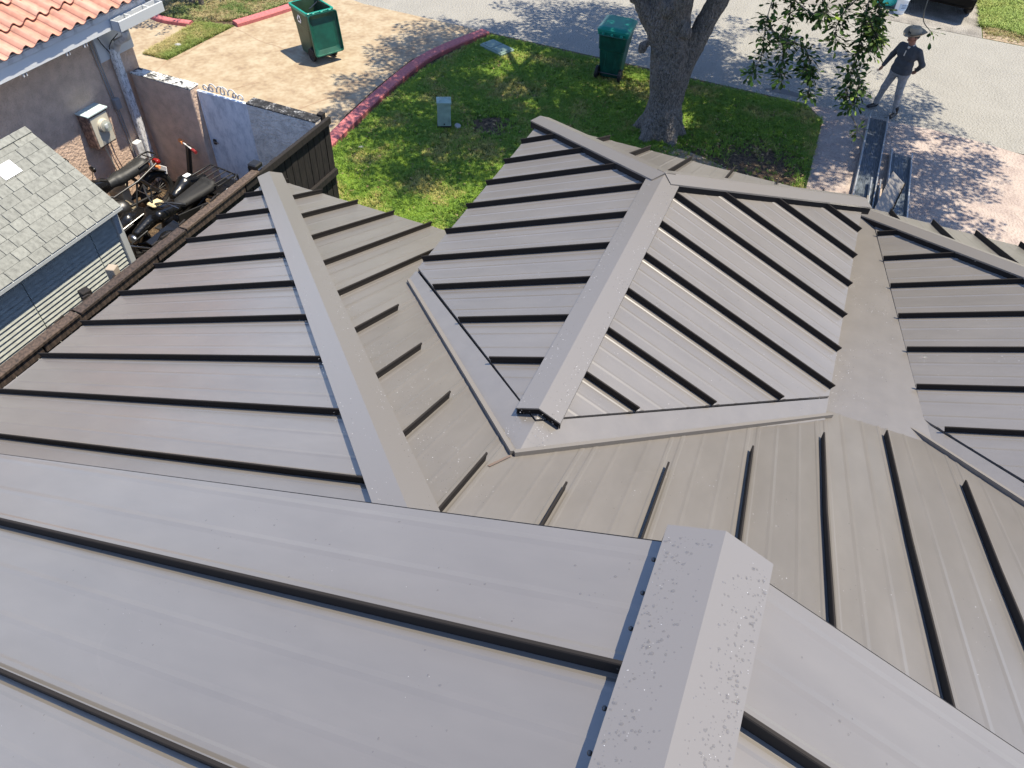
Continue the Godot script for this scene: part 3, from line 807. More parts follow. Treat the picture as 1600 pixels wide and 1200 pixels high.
func build_ground():
	sheet("ground", poly([-90, -40, 90, -40, 90, 120, -90, 120]), -0.03, M.soil)
	sheet("street", poly([-60, 16.03, 60, 16.03, 60, 21.8, -60, 21.8]), -0.012, M.asphalt)
	sheet("far_lawn", poly([-60, 21.8, 60, 21.8, 60, 60, -60, 60]), -0.014, M.turf)
	sheet("parking_apron", poly([-3.2, 21.8, 3.70, 21.8, 3.62, 30, -3.2, 30]), -0.006, M.apron)
	sheet("sandy_verge", smooth(poly([3.72, 21.82, 4.6, 21.82, 5.6, 21.84, 6.2, 22.3, 5.4, 22.5, 4.7, 22.35, 4.2, 22.55, 3.72, 22.5]), 2), -0.008, M.sand)
	# the neighbour's stamped concrete and our pink driveway
	sheet("driveway", poly([-30, 8.05, -7.45, 8.05, -7.45, 9.7, -7.68, 10.13, -7.87, 11.17, -7.93, 12.48, -7.93, 13.83, -7.7, 14.89, -7.24, 15.94, -7.2, 16.03, -10.4, 16.03, -10.9, 16.15, -30, 16.15]), 0.0, M.peach, 0.05)
	sheet("driveway", poly([0.66, 6.0, 9.0, 6.0, 9.0, 16.05, 4.4, 15.97, 3.5, 16.12, 2.7, 16.18, 1.9, 16.12, 0.20, 16.06, 0.60, 15.5]), 0.0, M.pink, 0.05)
	sheet("side_yard", poly([-9.4, -3, -6.1, -3, -6.1, 8.0, -9.4, 8.0]), 0.0, M.soil)
	lawn_poly = poly([-7.3, 5.2, 0.62, 5.2, 0.64, 12.9, 0.57, 15.5, 0.18, 15.98, -3.0, 15.93, -6.95, 15.93, -7.3, 14.6, -7.46, 13.7, -7.5, 12.5, -7.44, 11.0, -7.4, 9.8, -7.3, 9.0, -6.0, 8.4, -6.0, 5.2])
	sheet("lawn", lawn_poly, 0.004, M.turf)
	sheet("bare_soil", smooth(poly([-2.2, 13.0, -1.5, 12.95, -0.9, 12.75, 0.0, 12.2, 0.3, 11.5, -0.3, 11.2, -1.3, 11.6, -2.2, 12.0, -2.6, 12.6]), 3), 0.008, M.sand)
	sheet("bare_soil", smooth(poly([-1.6, 12.9, -0.6, 14.3, 0.3, 14.2, 0.55, 13.0, 0.5, 11.0, -0.4, 10.6, -1.4, 11.4]), 3), 0.006, M.soil)
	sheet("bare_soil", smooth(poly([-5.75, 12.0, -5.2, 12.5, -4.75, 12.35, -4.9, 11.9, -5.4, 11.7]), 3), 0.008, M.soil)
	sheet("bare_soil", smooth(poly([-5.6, 8.0, -4.6, 8.3, -3.9, 7.9, -4.2, 7.0, -5.4, 7.2]), 3), 0.008, M.soil)
	sheet("bare_soil", poly([-7.2, 15.88, 0.2, 15.93, 0.2, 16.06, -7.2, 16.02]), 0.0, M.soil)
	# beds beside the neighbour's drive
	sheet("planting_bed", smooth(poly([-14.4, 16.2, -14.45, 13.3, -13.8, 12.95, -13.0, 13.06, -12.2, 13.5, -11.95, 14.1, -11.62, 15.1, -11.3, 16.2]), 2), 0.012, M.soil)
	sheet("grass_strip", poly([-12.92, 11.39, -12.3, 11.42, -12.18, 13.5, -13.05, 13.2]), 0.008, M.turf)
	kerb(smooth(poly([-7.56, 9.7, -7.57, 10.1, -7.65, 11.1, -7.71, 12.5, -7.70, 13.78, -7.52, 14.72, -7.10, 15.94])), 0.25, 0.075)
	kerb(smooth(poly([-14.5, 13.6, -14.32, 13.2, -13.78, 12.91, -13.0, 13.03])), 0.17, 0.09)
	kerb(smooth(poly([-12.18, 13.5, -11.98, 14.02, -11.65, 15.0, -11.35, 16.1])), 0.22, 0.09)
	# cracks and saw cuts in the stamped concrete
	var rng := RandomNumberGenerator.new(); rng.seed = 3
	for l in [[-12.3, 11.39, -12.17, 11.81, -12.21, 12.7, -12.0, 13.1, -12.2, 13.4], [-12.2, 13.4, -11.83, 13.31, -11.2, 13.1, -10.63, 13.04, -9.4, 12.7], [-12.3, 11.39, -12.1, 10.6, -12.2, 9.6], [-8.9, 8.6, -8.6, 9.6, -8.8, 10.8, -8.3, 12.0], [-10.4, 9.0, -10.6, 10.4, -10.1, 11.5]]:
		var mb := MB.new()
		var c := smooth(poly(l), 6)
		for i in c.size() - 1:
			var d := (c[i + 1] - c[i]).normalized()
			var s := Vector2(-d.y, d.x) * rng.randf_range(0.004, 0.010)
			mb.quad(V(c[i].x - s.x, 0.004, c[i].y - s.y), V(c[i].x + s.x, 0.004, c[i].y + s.y), V(c[i + 1].x + s.x, 0.004, c[i + 1].y + s.y), V(c[i + 1].x - s.x, 0.004, c[i + 1].y - s.y), Vector3.UP)
		struct(obj("concrete_crack", mb, mat(Color(0.30, 0.20, 0.13), 0.95)))
	grass()

func tuft(blades: int, h: float, w: float, spread: float, seed: int) -> ArrayMesh:
	var rng := RandomNumberGenerator.new(); rng.seed = seed
	var mb := MB.new(); mb.usec = true
	for i in blades:
		var t := rng.randf() * TAU
		var d := Vector3(cos(t), 0, sin(t))
		var s := Vector3(-d.z, 0, d.x) * w * rng.randf_range(0.7, 1.2)
		var o := Vector3(rng.randf_range(-1, 1), 0, rng.randf_range(-1, 1)) * spread
		var hh := h * rng.randf_range(0.6, 1.15)
		var lean := rng.randf_range(0.5, 1.6) * hh
		var k := rng.randf_range(0.75, 1.2)
		mb.ci = Color(k, k, k)
		var m := o + Vector3(0, hh * 0.6, 0) + d * lean * 0.4
		mb.tri(o - s, o + s, m + s * 0.9, d + Vector3.UP * 0.5)
		mb.tri(o - s, m + s * 0.9, m - s * 0.9, d + Vector3.UP * 0.5)
		mb.tri(m - s * 0.9, m + s * 0.9, o + Vector3(0, hh * 0.8, 0) + d * lean, d * 0.5 + Vector3.UP)
	return mb.mesh()

func scatter(called: String, label: String, p: PackedVector2Array, count: int, mesh: Mesh, seed: int, y: float, cols: Array, bare: Callable, smin := 0.7, smax := 1.3, m: Material = null):
	var rng := RandomNumberGenerator.new(); rng.seed = seed
	var lo := Vector2(1e9, 1e9)
	var hi := -lo
	for q in p:
		lo = lo.min(q); hi = hi.max(q)
	var ts := []
	var cs := []
	var patch := FastNoiseLite.new(); patch.seed = seed; patch.frequency = 0.7; patch.fractal_octaves = 3
	for i in count:
		var q := Vector2(rng.randf_range(lo.x, hi.x), rng.randf_range(lo.y, hi.y))
		if not Geometry2D.is_point_in_polygon(q, p):
			continue
		var v := patch.get_noise_2d(q.x, q.y) * 1.3 + 0.5
		if rng.randf() < bare.call(q, v):
			continue
		var s := rng.randf_range(smin, smax)
		var tilt := Basis(Vector3(rng.randf_range(-1, 1), 0, rng.randf_range(-1, 1)).normalized(), rng.randf_range(0, 0.3))
		ts.append(Transform3D(tilt * Basis(Vector3.UP, rng.randf() * TAU) * Basis.from_scale(Vector3(s, s, s)), V(q.x, y, q.y)))
		var w := clampf(v + rng.randf_range(-0.35, 0.35), 0, 0.999) * (cols.size() - 1)
		cs.append((cols[int(w)] as Color).lerp(cols[int(w) + 1], w - int(w)))
	var mm := MultiMesh.new()
	mm.transform_format = MultiMesh.TRANSFORM_3D
	mm.use_colors = true
	mm.mesh = mesh
	mm.instance_count = ts.size()
	for i in ts.size():
		mm.set_instance_transform(i, ts[i]); mm.set_instance_color(i, cs[i])
	var mi := MultiMeshInstance3D.new()
	mi.multimesh = mm
	mi.material_override = m if m else M.grass
	mi.name = called
	add_child(mi, true)
	tag(mi, label, "grass" if m == null else "leaves", "", "stuff")

func grass():
	var none := func(_q: Vector2, _v: float) -> float: return 0.0
	var t := tuft(9, 0.062, 0.0042, 0.045, 1)
	var greens := [Color(0.33, 0.31, 0.08), Color(0.19, 0.29, 0.022), Color(0.13, 0.245, 0.015), Color(0.10, 0.20, 0.013), Color(0.21, 0.33, 0.022)]
	var bare := func(q: Vector2, v: float) -> float:
		var r := 0.0
		r = maxf(r, 1.0 - q.distance_to(Vector2(-1.2, 12.3)) / 1.5)
		r = maxf(r, 0.92 - q.distance_to(Vector2(-0.5, 11.6)) / 1.5)
		r = maxf(r, 0.80 - q.distance_to(Vector2(-0.3, 12.9)) / 2.6)
		r = maxf(r, 0.9 - q.distance_to(Vector2(-5.25, 12.1)) / 0.8)
		r = maxf(r, 0.7 - q.distance_to(Vector2(-4.75, 7.7)) / 1.3)
		r = maxf(r, 0.6 - q.distance_to(Vector2(-6.2, 14.6)) / 0.9)
		return clampf(r * 1.6, 0, 0.96) if r > 0 else (0.55 if v < 0.12 else 0.0)
	var visible_lawn := poly([-7.38, 7.2, 0.62, 6.2, 0.62, 12.9, 0.55, 15.5, 0.16, 15.93, -3.0, 15.86, -6.93, 15.86, -7.28, 14.6, -7.44, 13.7, -7.48, 12.5, -7.42, 11.0, -7.38, 9.8])
	scatter("lawn_grass", "short thick green grass of the front lawn round the big tree", visible_lawn, 80000, t, 21, 0.004, greens, bare, 0.65, 1.2)
	var dry := [Color(0.40, 0.33, 0.14), Color(0.30, 0.28, 0.09), Color(0.20, 0.23, 0.05), Color(0.16, 0.22, 0.04)]
	scatter("strip_grass", "narrow strip of half dry yellow green grass in the peach concrete", poly([-12.92, 11.41, -12.32, 11.44, -12.2, 13.4, -13.0, 13.2]), 3200, t, 22, 0.008, dry, none, 0.6, 1.0)
	scatter("far_grass", "sunny yellow green grass across the street beside the parked black car", poly([3.7, 22.55, 4.2, 22.6, 4.7, 22.4, 5.4, 22.55, 6.3, 22.35, 7.5, 22.3, 7.5, 26, 3.7, 26]), 14000, tuft(9, 0.09, 0.007, 0.07, 2), 23, -0.01, [Color(0.26, 0.30, 0.07), Color(0.18, 0.27, 0.05), Color(0.22, 0.30, 0.06)], none)
	scatter("bed_grass", "patchy grass and dry leaves in the kerbed bed by the peach drive", poly([-14.3, 15.4, -14.35, 13.4, -13.8, 13.1, -13.0, 13.2, -12.35, 13.65, -12.1, 14.2, -11.8, 15.2]), 7000, t, 24, 0.012, [Color(0.10, 0.16, 0.03), Color(0.35, 0.27, 0.13), Color(0.38, 0.32, 0.16), Color(0.15, 0.2, 0.05)], func(q: Vector2, v: float) -> float: return 0.35 if v > 0.4 else 0.0, 0.6, 1.3)
	scatter("verge_grass", "thin straw coloured grass on the sandy verge across the street", poly([3.75, 21.9, 5.4, 21.95, 5.4, 22.6, 3.75, 22.6]), 1500, t, 25, -0.006, [Color(0.42, 0.33, 0.18), Color(0.36, 0.29, 0.13), Color(0.25, 0.26, 0.08)], func(q: Vector2, _v: float) -> float: return clampf(1.2 - (q.y - 21.9) * 1.6, 0.1, 0.9), 0.6, 1.1)
	var lf := MB.new(); lf.usec = true
	lf.tri(Vector3(-0.035, 0.004, 0), Vector3(0, 0.012, 0.016), Vector3(0.035, 0.004, 0), Vector3.UP)
	lf.tri(Vector3(-0.035, 0.004, 0), Vector3(0, 0.010, -0.016), Vector3(0.035, 0.004, 0), Vector3.UP)
	var browns := [Color(0.22, 0.13, 0.06), Color(0.36, 0.26, 0.13), Color(0.16, 0.10, 0.05)]
	scatter("fallen_leaves", "brown fallen leaves scattered over the lawn and bare soil", visible_lawn, 2600, lf.mesh(), 31, 0.03, browns, none, 0.6, 1.3, M.grass)

# ---------------------------------------------------------------- the tree
func tree():
	var t := thing("shade_tree", "big grey barked shade tree with forked trunk standing on the front lawn", "tree", V(-2.25, 0, 13.4))
	var B := []
	var w := func(a: float, y: float, b: float) -> Vector3: return Vector3(a + 2.25, y, 13.4 - b)
	B.append([w.call(-2.27, -0.15, 13.35), w.call(-2.25, 0.45, 13.4), 0.38, 0.31])
	B.append([w.call(-2.25, 0.45, 13.4), w.call(-2.30, 1.2, 13.4), 0.31, 0.30])
	B.append([w.call(-2.34, 1.1, 13.4), w.call(-2.55, 2.0, 13.4), 0.28, 0.24])
	B.append([w.call(-2.55, 2.0, 13.4), w.call(-2.9, 4.6, 13.6), 0.27, 0.22])
	B.append([w.call(-2.2, 0.8, 13.42), w.call(-1.98, 1.75, 13.45), 0.21, 0.175])
	B.append([w.call(-1.98, 1.75, 13.45), w.call(-1.2, 4.4, 13.7), 0.175, 0.15])
	B.append([w.call(-2.2, 1.2, 13.3), w.call(-2.28, 2.1, 13.25), 0.20, 0.17])
	B.append([w.call(-2.28, 2.1, 13.25), w.call(-2.2, 4.4, 12.6), 0.17, 0.13])
	B.append([w.call(-2.6, 1.75, 13.35), w.call(-3.15, 2.5, 13.2), 0.15, 0.12])
	B.append([w.call(-3.15, 2.5, 13.2), w.call(-4.3, 4.2, 12.9), 0.12, 0.09])
	for f in 5:
		var q := f * 1.3 + 0.4
		B.append([w.call(-2.27 + 0.5 * cos(q), -0.1, 13.36 + 0.5 * sin(q)), w.call(-2.26 + 0.2 * cos(q), 0.35, 13.4 + 0.2 * sin(q)), 0.10, 0.14])
	for kn in [[-2.08, 2.02, 13.06, 0.09], [-2.83, 1.55, 13.22, 0.08], [-2.5, 2.3, 13.1, 0.10]]:
		B.append([w.call(kn[0], kn[1], kn[2]), w.call(kn[0], kn[1] + 0.04, kn[2]), kn[3], kn[3]])
	var nz := FastNoiseLite.new(); nz.seed = 8; nz.frequency = 9.0; nz.fractal_octaves = 2
	var mb := skin(B, 0.035, 0.10, func(p: Vector3) -> float: return nz.get_noise_3d(p.x, p.y * 0.25, p.z) * 0.035)
	obj("trunk", mb, M.bark, t)
	var rng := RandomNumberGenerator.new(); rng.seed = 44
	var ctr := Vector3(1.9, 6.7, -1.3)
	var tips := []
	for s in [w.call(-2.9, 4.5, 13.6), w.call(-1.15, 4.3, 13.7), w.call(-2.2, 4.3, 12.6), w.call(-4.3, 4.1, 12.9)]:
		for i in 5:
			var d := Vector3(rng.randf_range(-1, 1) * 5.0, rng.randf_range(-0.5, 0.9) * 1.8, rng.randf_range(-1, 1) * 4.2)
			var e: Vector3 = ctr + d
			var m: Vector3 = (s as Vector3).lerp(e, 0.45) + Vector3(0, 0.9, 0)
			tips.append(e)
			var lb := MB.new()
			var pts := []
			for k in 9:
				var u := k / 8.0
				pts.append((s as Vector3).lerp(m, u).lerp(m.lerp(e, u), u))
			lb.tube(pts, [0.12, 0.11, 0.10, 0.085, 0.075, 0.06, 0.05, 0.04, 0.025], 7)
			obj("limb", lb, M.bark, t)
	# crown: sprays of leaves in clumps
	var sp := spray(10, 5, 0.085)
	var ts := []
	var cs := []
	var gaps := FastNoiseLite.new(); gaps.seed = 12; gaps.frequency = 0.42; gaps.fractal_octaves = 2
	while ts.size() < 17500:
		var d := Vector3(rng.randf_range(-1, 1), rng.randf_range(-1, 1), rng.randf_range(-1, 1))
		var q := d.length()
		if q > 1.0 or rng.randf() < pow(q, 5.0) * 0.75:
			continue
		var at: Vector3 = ctr + d * Vector3(6.7, 2.0, 6.2)
		if gaps.get_noise_3d(at.x, at.y * 1.4, at.z) < 0.03 - 0.16 * (1.0 - q):
			continue
		ts.append(Transform3D(Basis(Vector3.UP, rng.randf() * TAU) * Basis(Vector3.RIGHT, rng.randf_range(-0.9, 0.9)) * Basis.from_scale(Vector3.ONE * rng.randf_range(0.85, 1.4)), at))
		cs.append(leaf_col(rng))
	var mm := MultiMesh.new()
	mm.transform_format = MultiMesh.TRANSFORM_3D; mm.use_colors = true; mm.mesh = sp
	mm.instance_count = ts.size()
	for i in ts.size():
		mm.set_instance_transform(i, ts[i]); mm.set_instance_color(i, cs[i])
	var mi := MultiMeshInstance3D.new()
	mi.multimesh = mm; mi.material_override = M.leaf; mi.name = "crown"; mi.set_meta("kind", "stuff")
	t.add_child(mi, true)
	# the low boughs that hang in front of the street
	var stems := [
		[-0.75, 5.2, 10.6, -0.62, 4.4, 9.6, -0.62, 3.85, 9.3, -0.56, 3.45, 9.25, -0.60, 3.22, 9.2],
		[-0.62, 4.4, 9.6, -0.42, 4.0, 9.4, -0.36, 3.66, 9.3, -0.30, 3.36, 9.25, -0.24, 3.24, 9.2],
		[-0.42, 4.05, 9.4, -0.20, 3.98, 9.3, -0.06, 3.98, 9.3, 0.0, 4.02, 9.3],
		[-0.36, 3.66, 9.3, -0.10, 3.60, 9.25, 0.02, 3.42, 9.2, 0.04, 3.36, 9.2, 0.10, 3.16, 9.15],
		[-0.62, 3.85, 9.3, -0.48, 3.72, 9.2, -0.30, 3.70, 9.1],
		[0.35, 5.2, 10.6, 0.36, 4.5, 9.7, 0.38, 4.05, 9.35, 0.44, 3.72, 9.3, 0.46, 3.42, 9.25, 0.50, 3.24, 9.2],
		[0.36, 4.3, 9.5, 0.18, 4.05, 9.4, 0.14, 3.88, 9.3, 0.19, 3.72, 9.3],
		[0.38, 4.05, 9.35, 0.48, 3.98, 9.25, 0.56, 3.92, 9.2, 0.60, 3.88, 9.2],
		[0.44, 3.78, 9.3, 0.54, 3.72, 9.2, 0.58, 3.78, 9.2],
		[0.46, 3.5, 9.25, 0.58, 3.42, 9.2, 0.60, 3.24, 9.15, 0.62, 3.14, 9.15],
		[0.50, 3.26, 9.2, 0.56, 3.10, 9.15, 0.68, 3.0, 9.1, 0.74, 2.93, 9.1, 0.76, 2.88, 9.1],
		[0.9, 4.9, 9.8, 0.92, 4.4, 9.4, 0.95, 4.14, 9.3, 1.05, 4.04, 9.3, 1.09, 4.02, 9.3],
		[-0.25, 5.0, 10.2, -0.20, 4.4, 9.6, -0.12, 4.12, 9.4, -0.02, 4.05, 9.35],
		[0.36, 4.5, 9.7, 0.46, 4.2, 9.5, 0.52, 4.08, 9.4, 0.54, 3.98, 9.35]]
	var dense := [1.0, 1.0, 0.9, 1.1, 0.8, 1.05, 1.0, 1.3, 0.5, 0.75, 0.28, 0.12, 0.6, 1.1]
	var tw := MB.new()
	var lv := MB.new(); lv.usec = true
	for i in stems.size():
		var s: Array = stems[i]
		var raw := PackedVector3Array()
		for k in s.size() / 3:
			raw.append(w.call(s[k * 3], s[k * 3 + 1], s[k * 3 + 2]))
		var cv := Curve3D.new()
		for k in raw.size():
			var tg := (raw[mini(k + 1, raw.size() - 1)] - raw[maxi(k - 1, 0)]) / 6.0
			cv.add_point(raw[k], -tg, tg)
		var pts := []
		var rad := []
		var n := (raw.size() - 1) * 4
		for k in n + 1:
			pts.append(cv.samplef(float(k) / 4.0))
			rad.append(lerpf(0.009, 0.0025, float(k) / n))
		tw.tube(pts, rad, 5, false)
		for k in range(1, n + 1):
			var at: Vector3 = pts[k]
			var u := float(k) / n
			var thin: bool = dense[i] < 0.4
			if thin and u > 0.35 and u < 0.8:
				continue
			for z in int(ceil((16 if k < n else 14) * dense[i] * rng.randf_range(0.4, 1.3))):
				var d := Vector3(rng.randfn(), rng.randfn() * 0.7 - 0.35, rng.randfn()).normalized()
				var off := d * rng.randf_range(0.0, 0.13)
				if off.length() > 0.03:
					tw.tube([at, at + off], [0.0018, 0.0012], 3, false)
				lv.ci = leaf_col(rng)
				if k == n or rng.randf() < 0.05:
					lv.ci = Color(0.17, 0.24, 0.035)
				leaf(lv, at + off, d, rng, rng.randf_range(0.055, 0.095))
	# boughs from the limbs to those stems
	for e in [[-1.15, 4.3, 13.7, -0.75, 5.2, 10.6], [-1.15, 4.3, 13.7, 0.35, 5.2, 10.6], [-1.15, 4.3, 13.7, 0.9, 4.9, 9.8], [-1.15, 4.3, 13.7, -0.25, 5.0, 10.2]]:
		var p0: Vector3 = w.call(e[0], e[1], e[2])
		var p1: Vector3 = w.call(e[3], e[4], e[5])
		var md := (p0 + p1) * 0.5 + Vector3(0, 0.8, 0)
		tw.tube([p0, p0.lerp(md, 0.5), md, p1.lerp(md, 0.5), p1], [0.05, 0.04, 0.03, 0.02, 0.011], 6, false)
	obj("twigs", tw, M.twig, t)
	var lo := obj("hanging_leaves", lv, M.leaf, t)
	lo.set_meta("kind", "stuff")

func far_trees():
	# unseen row of trees added across the street to darken the roof reflections
	var rng := RandomNumberGenerator.new(); rng.seed = 91
	var sp := spray(15, 8, 0.42)
	var kinds := ["unseen tall dense tree added far across the street, beyond the driveway with the black car", "unseen broad tree added across the street, next right of the tallest one", "unseen wide dark tree added across the street opposite the lawn", "unseen tall tree added across the street opposite the red kerb", "unseen broad dark tree added across the street opposite the peach drive", "unseen round tree added across the street opposite the neighbour house"]
	for i in 6:
		var a := 12.0 - i * 8.5
		var t := thing("added_tree", kinds[i], "tree", V(a, 0, 33.0 + rng.randf_range(-1.5, 2.5)), Basis(), "unseen added trees across the street")
		tubem("trunk", [Vector3(0, -0.1, 0), Vector3(0.1, 3, 0), Vector3(0, 7, 0.2)], [0.4, 0.3, 0.2], M.bark, t, 9)
		var mm := MultiMesh.new(); mm.transform_format = MultiMesh.TRANSFORM_3D; mm.use_colors = true; mm.mesh = sp
		mm.instance_count = 1000
		for k in 1000:
			var d := Vector3(rng.randfn(), rng.randfn(), rng.randfn()).normalized() * pow(rng.randf(), 0.4)
			mm.set_instance_transform(k, Transform3D(Basis(Vector3.UP, rng.randf() * TAU), Vector3(0, 8.2, 0) + d * Vector3(4.9, 5.2, 4.0))); mm.set_instance_color(k, leaf_col(rng))
		var mi := MultiMeshInstance3D.new(); mi.multimesh = mm; mi.material_override = M.leaf; mi.name = "crown"; mi.set_meta("kind", "stuff")
		t.add_child(mi, true)

func leaf_col(rng: RandomNumberGenerator) -> Color:
	return Color(0.028, 0.058, 0.012).lerp(Color(0.075, 0.12, 0.022), rng.randf() * rng.randf()) * rng.randf_range(0.7, 1.2)

func leaf(mb: MB, at: Vector3, d: Vector3, rng: RandomNumberGenerator, L: float):
	var x := d
	var up := Vector3(rng.randf_range(-0.6, 0.6), 1, rng.randf_range(-0.6, 0.6)).normalized()
	var s := x.cross(up).normalized()
	var n := s.cross(x).normalized()
	var w := L * 0.25
	var p := [at, at + x * L * 0.35 + s * w * 0.8 + n * L * 0.03, at + x * L * 0.72 + s * w + n * L * 0.02, at + x * L - n * L * 0.05, at + x * L * 0.72 - s * w + n * L * 0.02, at + x * L * 0.35 - s * w * 0.8 + n * L * 0.03, at + x * L * 0.5 - n * L * 0.02]
	for i in 6:
		mb.tri(p[6], p[i], p[(i + 1) % 6], n)

func spray(seed: int, n: int, L: float) -> ArrayMesh:
	var rng := RandomNumberGenerator.new(); rng.seed = seed
	var mb := MB.new(); mb.usec = true
	for i in n * 2:
		var d := Vector3(rng.randfn(), rng.randfn() * 0.6, rng.randfn()).normalized()
		var k := rng.randf_range(0.8, 1.2)
		mb.ci = Color(k, k, k)
		leaf(mb, d * rng.randf_range(0.0, 0.12), d, rng, L * rng.randf_range(0.7, 1.2))
	return mb.mesh()

# a skin over tapered capsules (surface nets); bones: [A, B, ra, rb]
func skin(bones: Array, cell: float, blend: float, dent = null) -> MB:
	var lo := Vector3.ONE * 1e9
	var hi := -lo
	for b in bones:
		for e in 2:
			lo = lo.min(b[e] - Vector3.ONE * (b[2 + e] + cell * 3)); hi = hi.max(b[e] + Vector3.ONE * (b[2 + e] + cell * 3))
	var nx := int((hi.x - lo.x) / cell) + 2
	var ny := int((hi.y - lo.y) / cell) + 2
	var nz := int((hi.z - lo.z) / cell) + 2
	var F := PackedFloat32Array()
	F.resize(nx * ny * nz); F.fill(1.0)
	for b in bones:
		var A: Vector3 = b[0]
		var B: Vector3 = b[1]
		var ra: float = b[2]
		var rb: float = b[3]
		var m := maxf(ra, rb) + blend + cell * 2
		var l := (A.min(B) - Vector3.ONE * m - lo) / cell
		var h := (A.max(B) + Vector3.ONE * m - lo) / cell
		var ab := B - A
		var ll := maxf(ab.length_squared(), 1e-9)
		for z in range(maxi(0, int(l.z)), mini(nz, int(h.z) + 2)):
			for y in range(maxi(0, int(l.y)), mini(ny, int(h.y) + 2)):
				var row := (z * ny + y) * nx
				for x in range(maxi(0, int(l.x)), mini(nx, int(h.x) + 2)):
					var p := lo + Vector3(x, y, z) * cell
					var t := clampf((p - A).dot(ab) / ll, 0.0, 1.0)
					var d := p.distance_to(A + ab * t) - lerpf(ra, rb, t)
					var o := F[row + x]
					var k := maxf(blend - absf(d - o), 0.0) / blend
					F[row + x] = minf(d, o) - k * k * blend * 0.25
	if dent != null:
		for z in nz:
			for y in ny:
				for x in nx:
					var i := (z * ny + y) * nx + x
					if absf(F[i]) < 0.12:
						F[i] += dent.call(lo + Vector3(x, y, z) * cell)
	var id := {}
	var P := PackedVector3Array()
	var st := [0, 1, nx, nx + 1, nx * ny, nx * ny + 1, nx * ny + nx, nx * ny + nx + 1]
	var cor := [Vector3(0, 0, 0), Vector3(1, 0, 0), Vector3(0, 1, 0), Vector3(1, 1, 0), Vector3(0, 0, 1), Vector3(1, 0, 1), Vector3(0, 1, 1), Vector3(1, 1, 1)]
	var edges := [[0, 1], [2, 3], [4, 5], [6, 7], [0, 2], [1, 3], [4, 6], [5, 7], [0, 4], [1, 5], [2, 6], [3, 7]]
	for z in nz - 1:
		for y in ny - 1:
			for x in nx - 1:
				var i := (z * ny + y) * nx + x
				if absf(F[i]) > cell * 3.0:
					continue
				var s := Vector3.ZERO
				var c := 0
				for e in edges:
					var f0 := F[i + st[e[0]]]
					var f1 := F[i + st[e[1]]]
					if (f0 < 0.0) != (f1 < 0.0):
						s += (cor[e[0]] as Vector3).lerp(cor[e[1]], f0 / (f0 - f1)); c += 1
				if c > 0:
					id[i] = P.size()
					P.append(lo + (Vector3(x, y, z) + s / c) * cell)
	var T := PackedInt32Array()
	for i in id:
		for ax in [[1, nx, nx * ny], [nx, nx * ny, 1], [nx * ny, 1, nx]]:
			var f0 := F[i]
			var f1 := F[i + ax[0]]
			if (f0 < 0.0) == (f1 < 0.0):
				continue
			var q := [i, i - ax[1], i - ax[1] - ax[2], i - ax[2]]
			if not (id.has(q[1]) and id.has(q[2]) and id.has(q[3])):
				continue
			var r := [id[q[0]], id[q[1]], id[q[2]], id[q[3]]]
			if f0 < 0.0:
				T.append_array([r[0], r[1], r[2], r[0], r[2], r[3]])
			else:
				T.append_array([r[0], r[2], r[1], r[0], r[3], r[2]])
	var N := PackedVector3Array(); N.resize(P.size())
	for t in T.size() / 3:
		var g := (P[T[t * 3 + 1]] - P[T[t * 3]]).cross(P[T[t * 3 + 2]] - P[T[t * 3]])
		for e in 3:
			N[T[t * 3 + e]] += g
	var mb := MB.new()
	# turn all normals outwards: the sign that looks away from the middle of the first bone's nearest vertices
	var sign := 0.0
	for i in mini(P.size(), 4000):
		var best: Array = bones[0]
		var bd := 1e9
		for b in bones:
			var m2: Vector3 = (b[0] + b[1]) * 0.5
			if P[i].distance_squared_to(m2) < bd:
				bd = P[i].distance_squared_to(m2); best = b
		var ab2: Vector3 = best[1] - best[0]
		var tt := clampf((P[i] - best[0]).dot(ab2) / maxf(ab2.length_squared(), 1e-9), 0, 1)
		sign += N[i].normalized().dot((P[i] - (best[0] + ab2 * tt)).normalized())
	var sg := 1.0 if sign >= 0.0 else -1.0
	for t in T.size() / 3:
		var a := T[t * 3]
		var b := T[t * 3 + 1]
		var c := T[t * 3 + 2]
		mb.tri3(P[a], P[b], P[c], (N[a] * sg).normalized(), (N[b] * sg).normalized(), (N[c] * sg).normalized())
	return mb

# ---------------------------------------------------------------- the neighbour's side
func bxm(called: String, at: Vector3, size: Vector3, m: Material, parent: Node, bs := Basis(), ch := 0.004) -> MeshInstance3D:
	var mb := MB.new()
	mb.box(at, size, bs, ch)
	return obj(called, mb, m, parent)

func tubem(called: String, pts: Array, rad: Array, m: Material, parent: Node, sides := 8) -> MeshInstance3D:
	var mb := MB.new()
	mb.tube(pts, rad, sides)
	return obj(called, mb, m, parent)

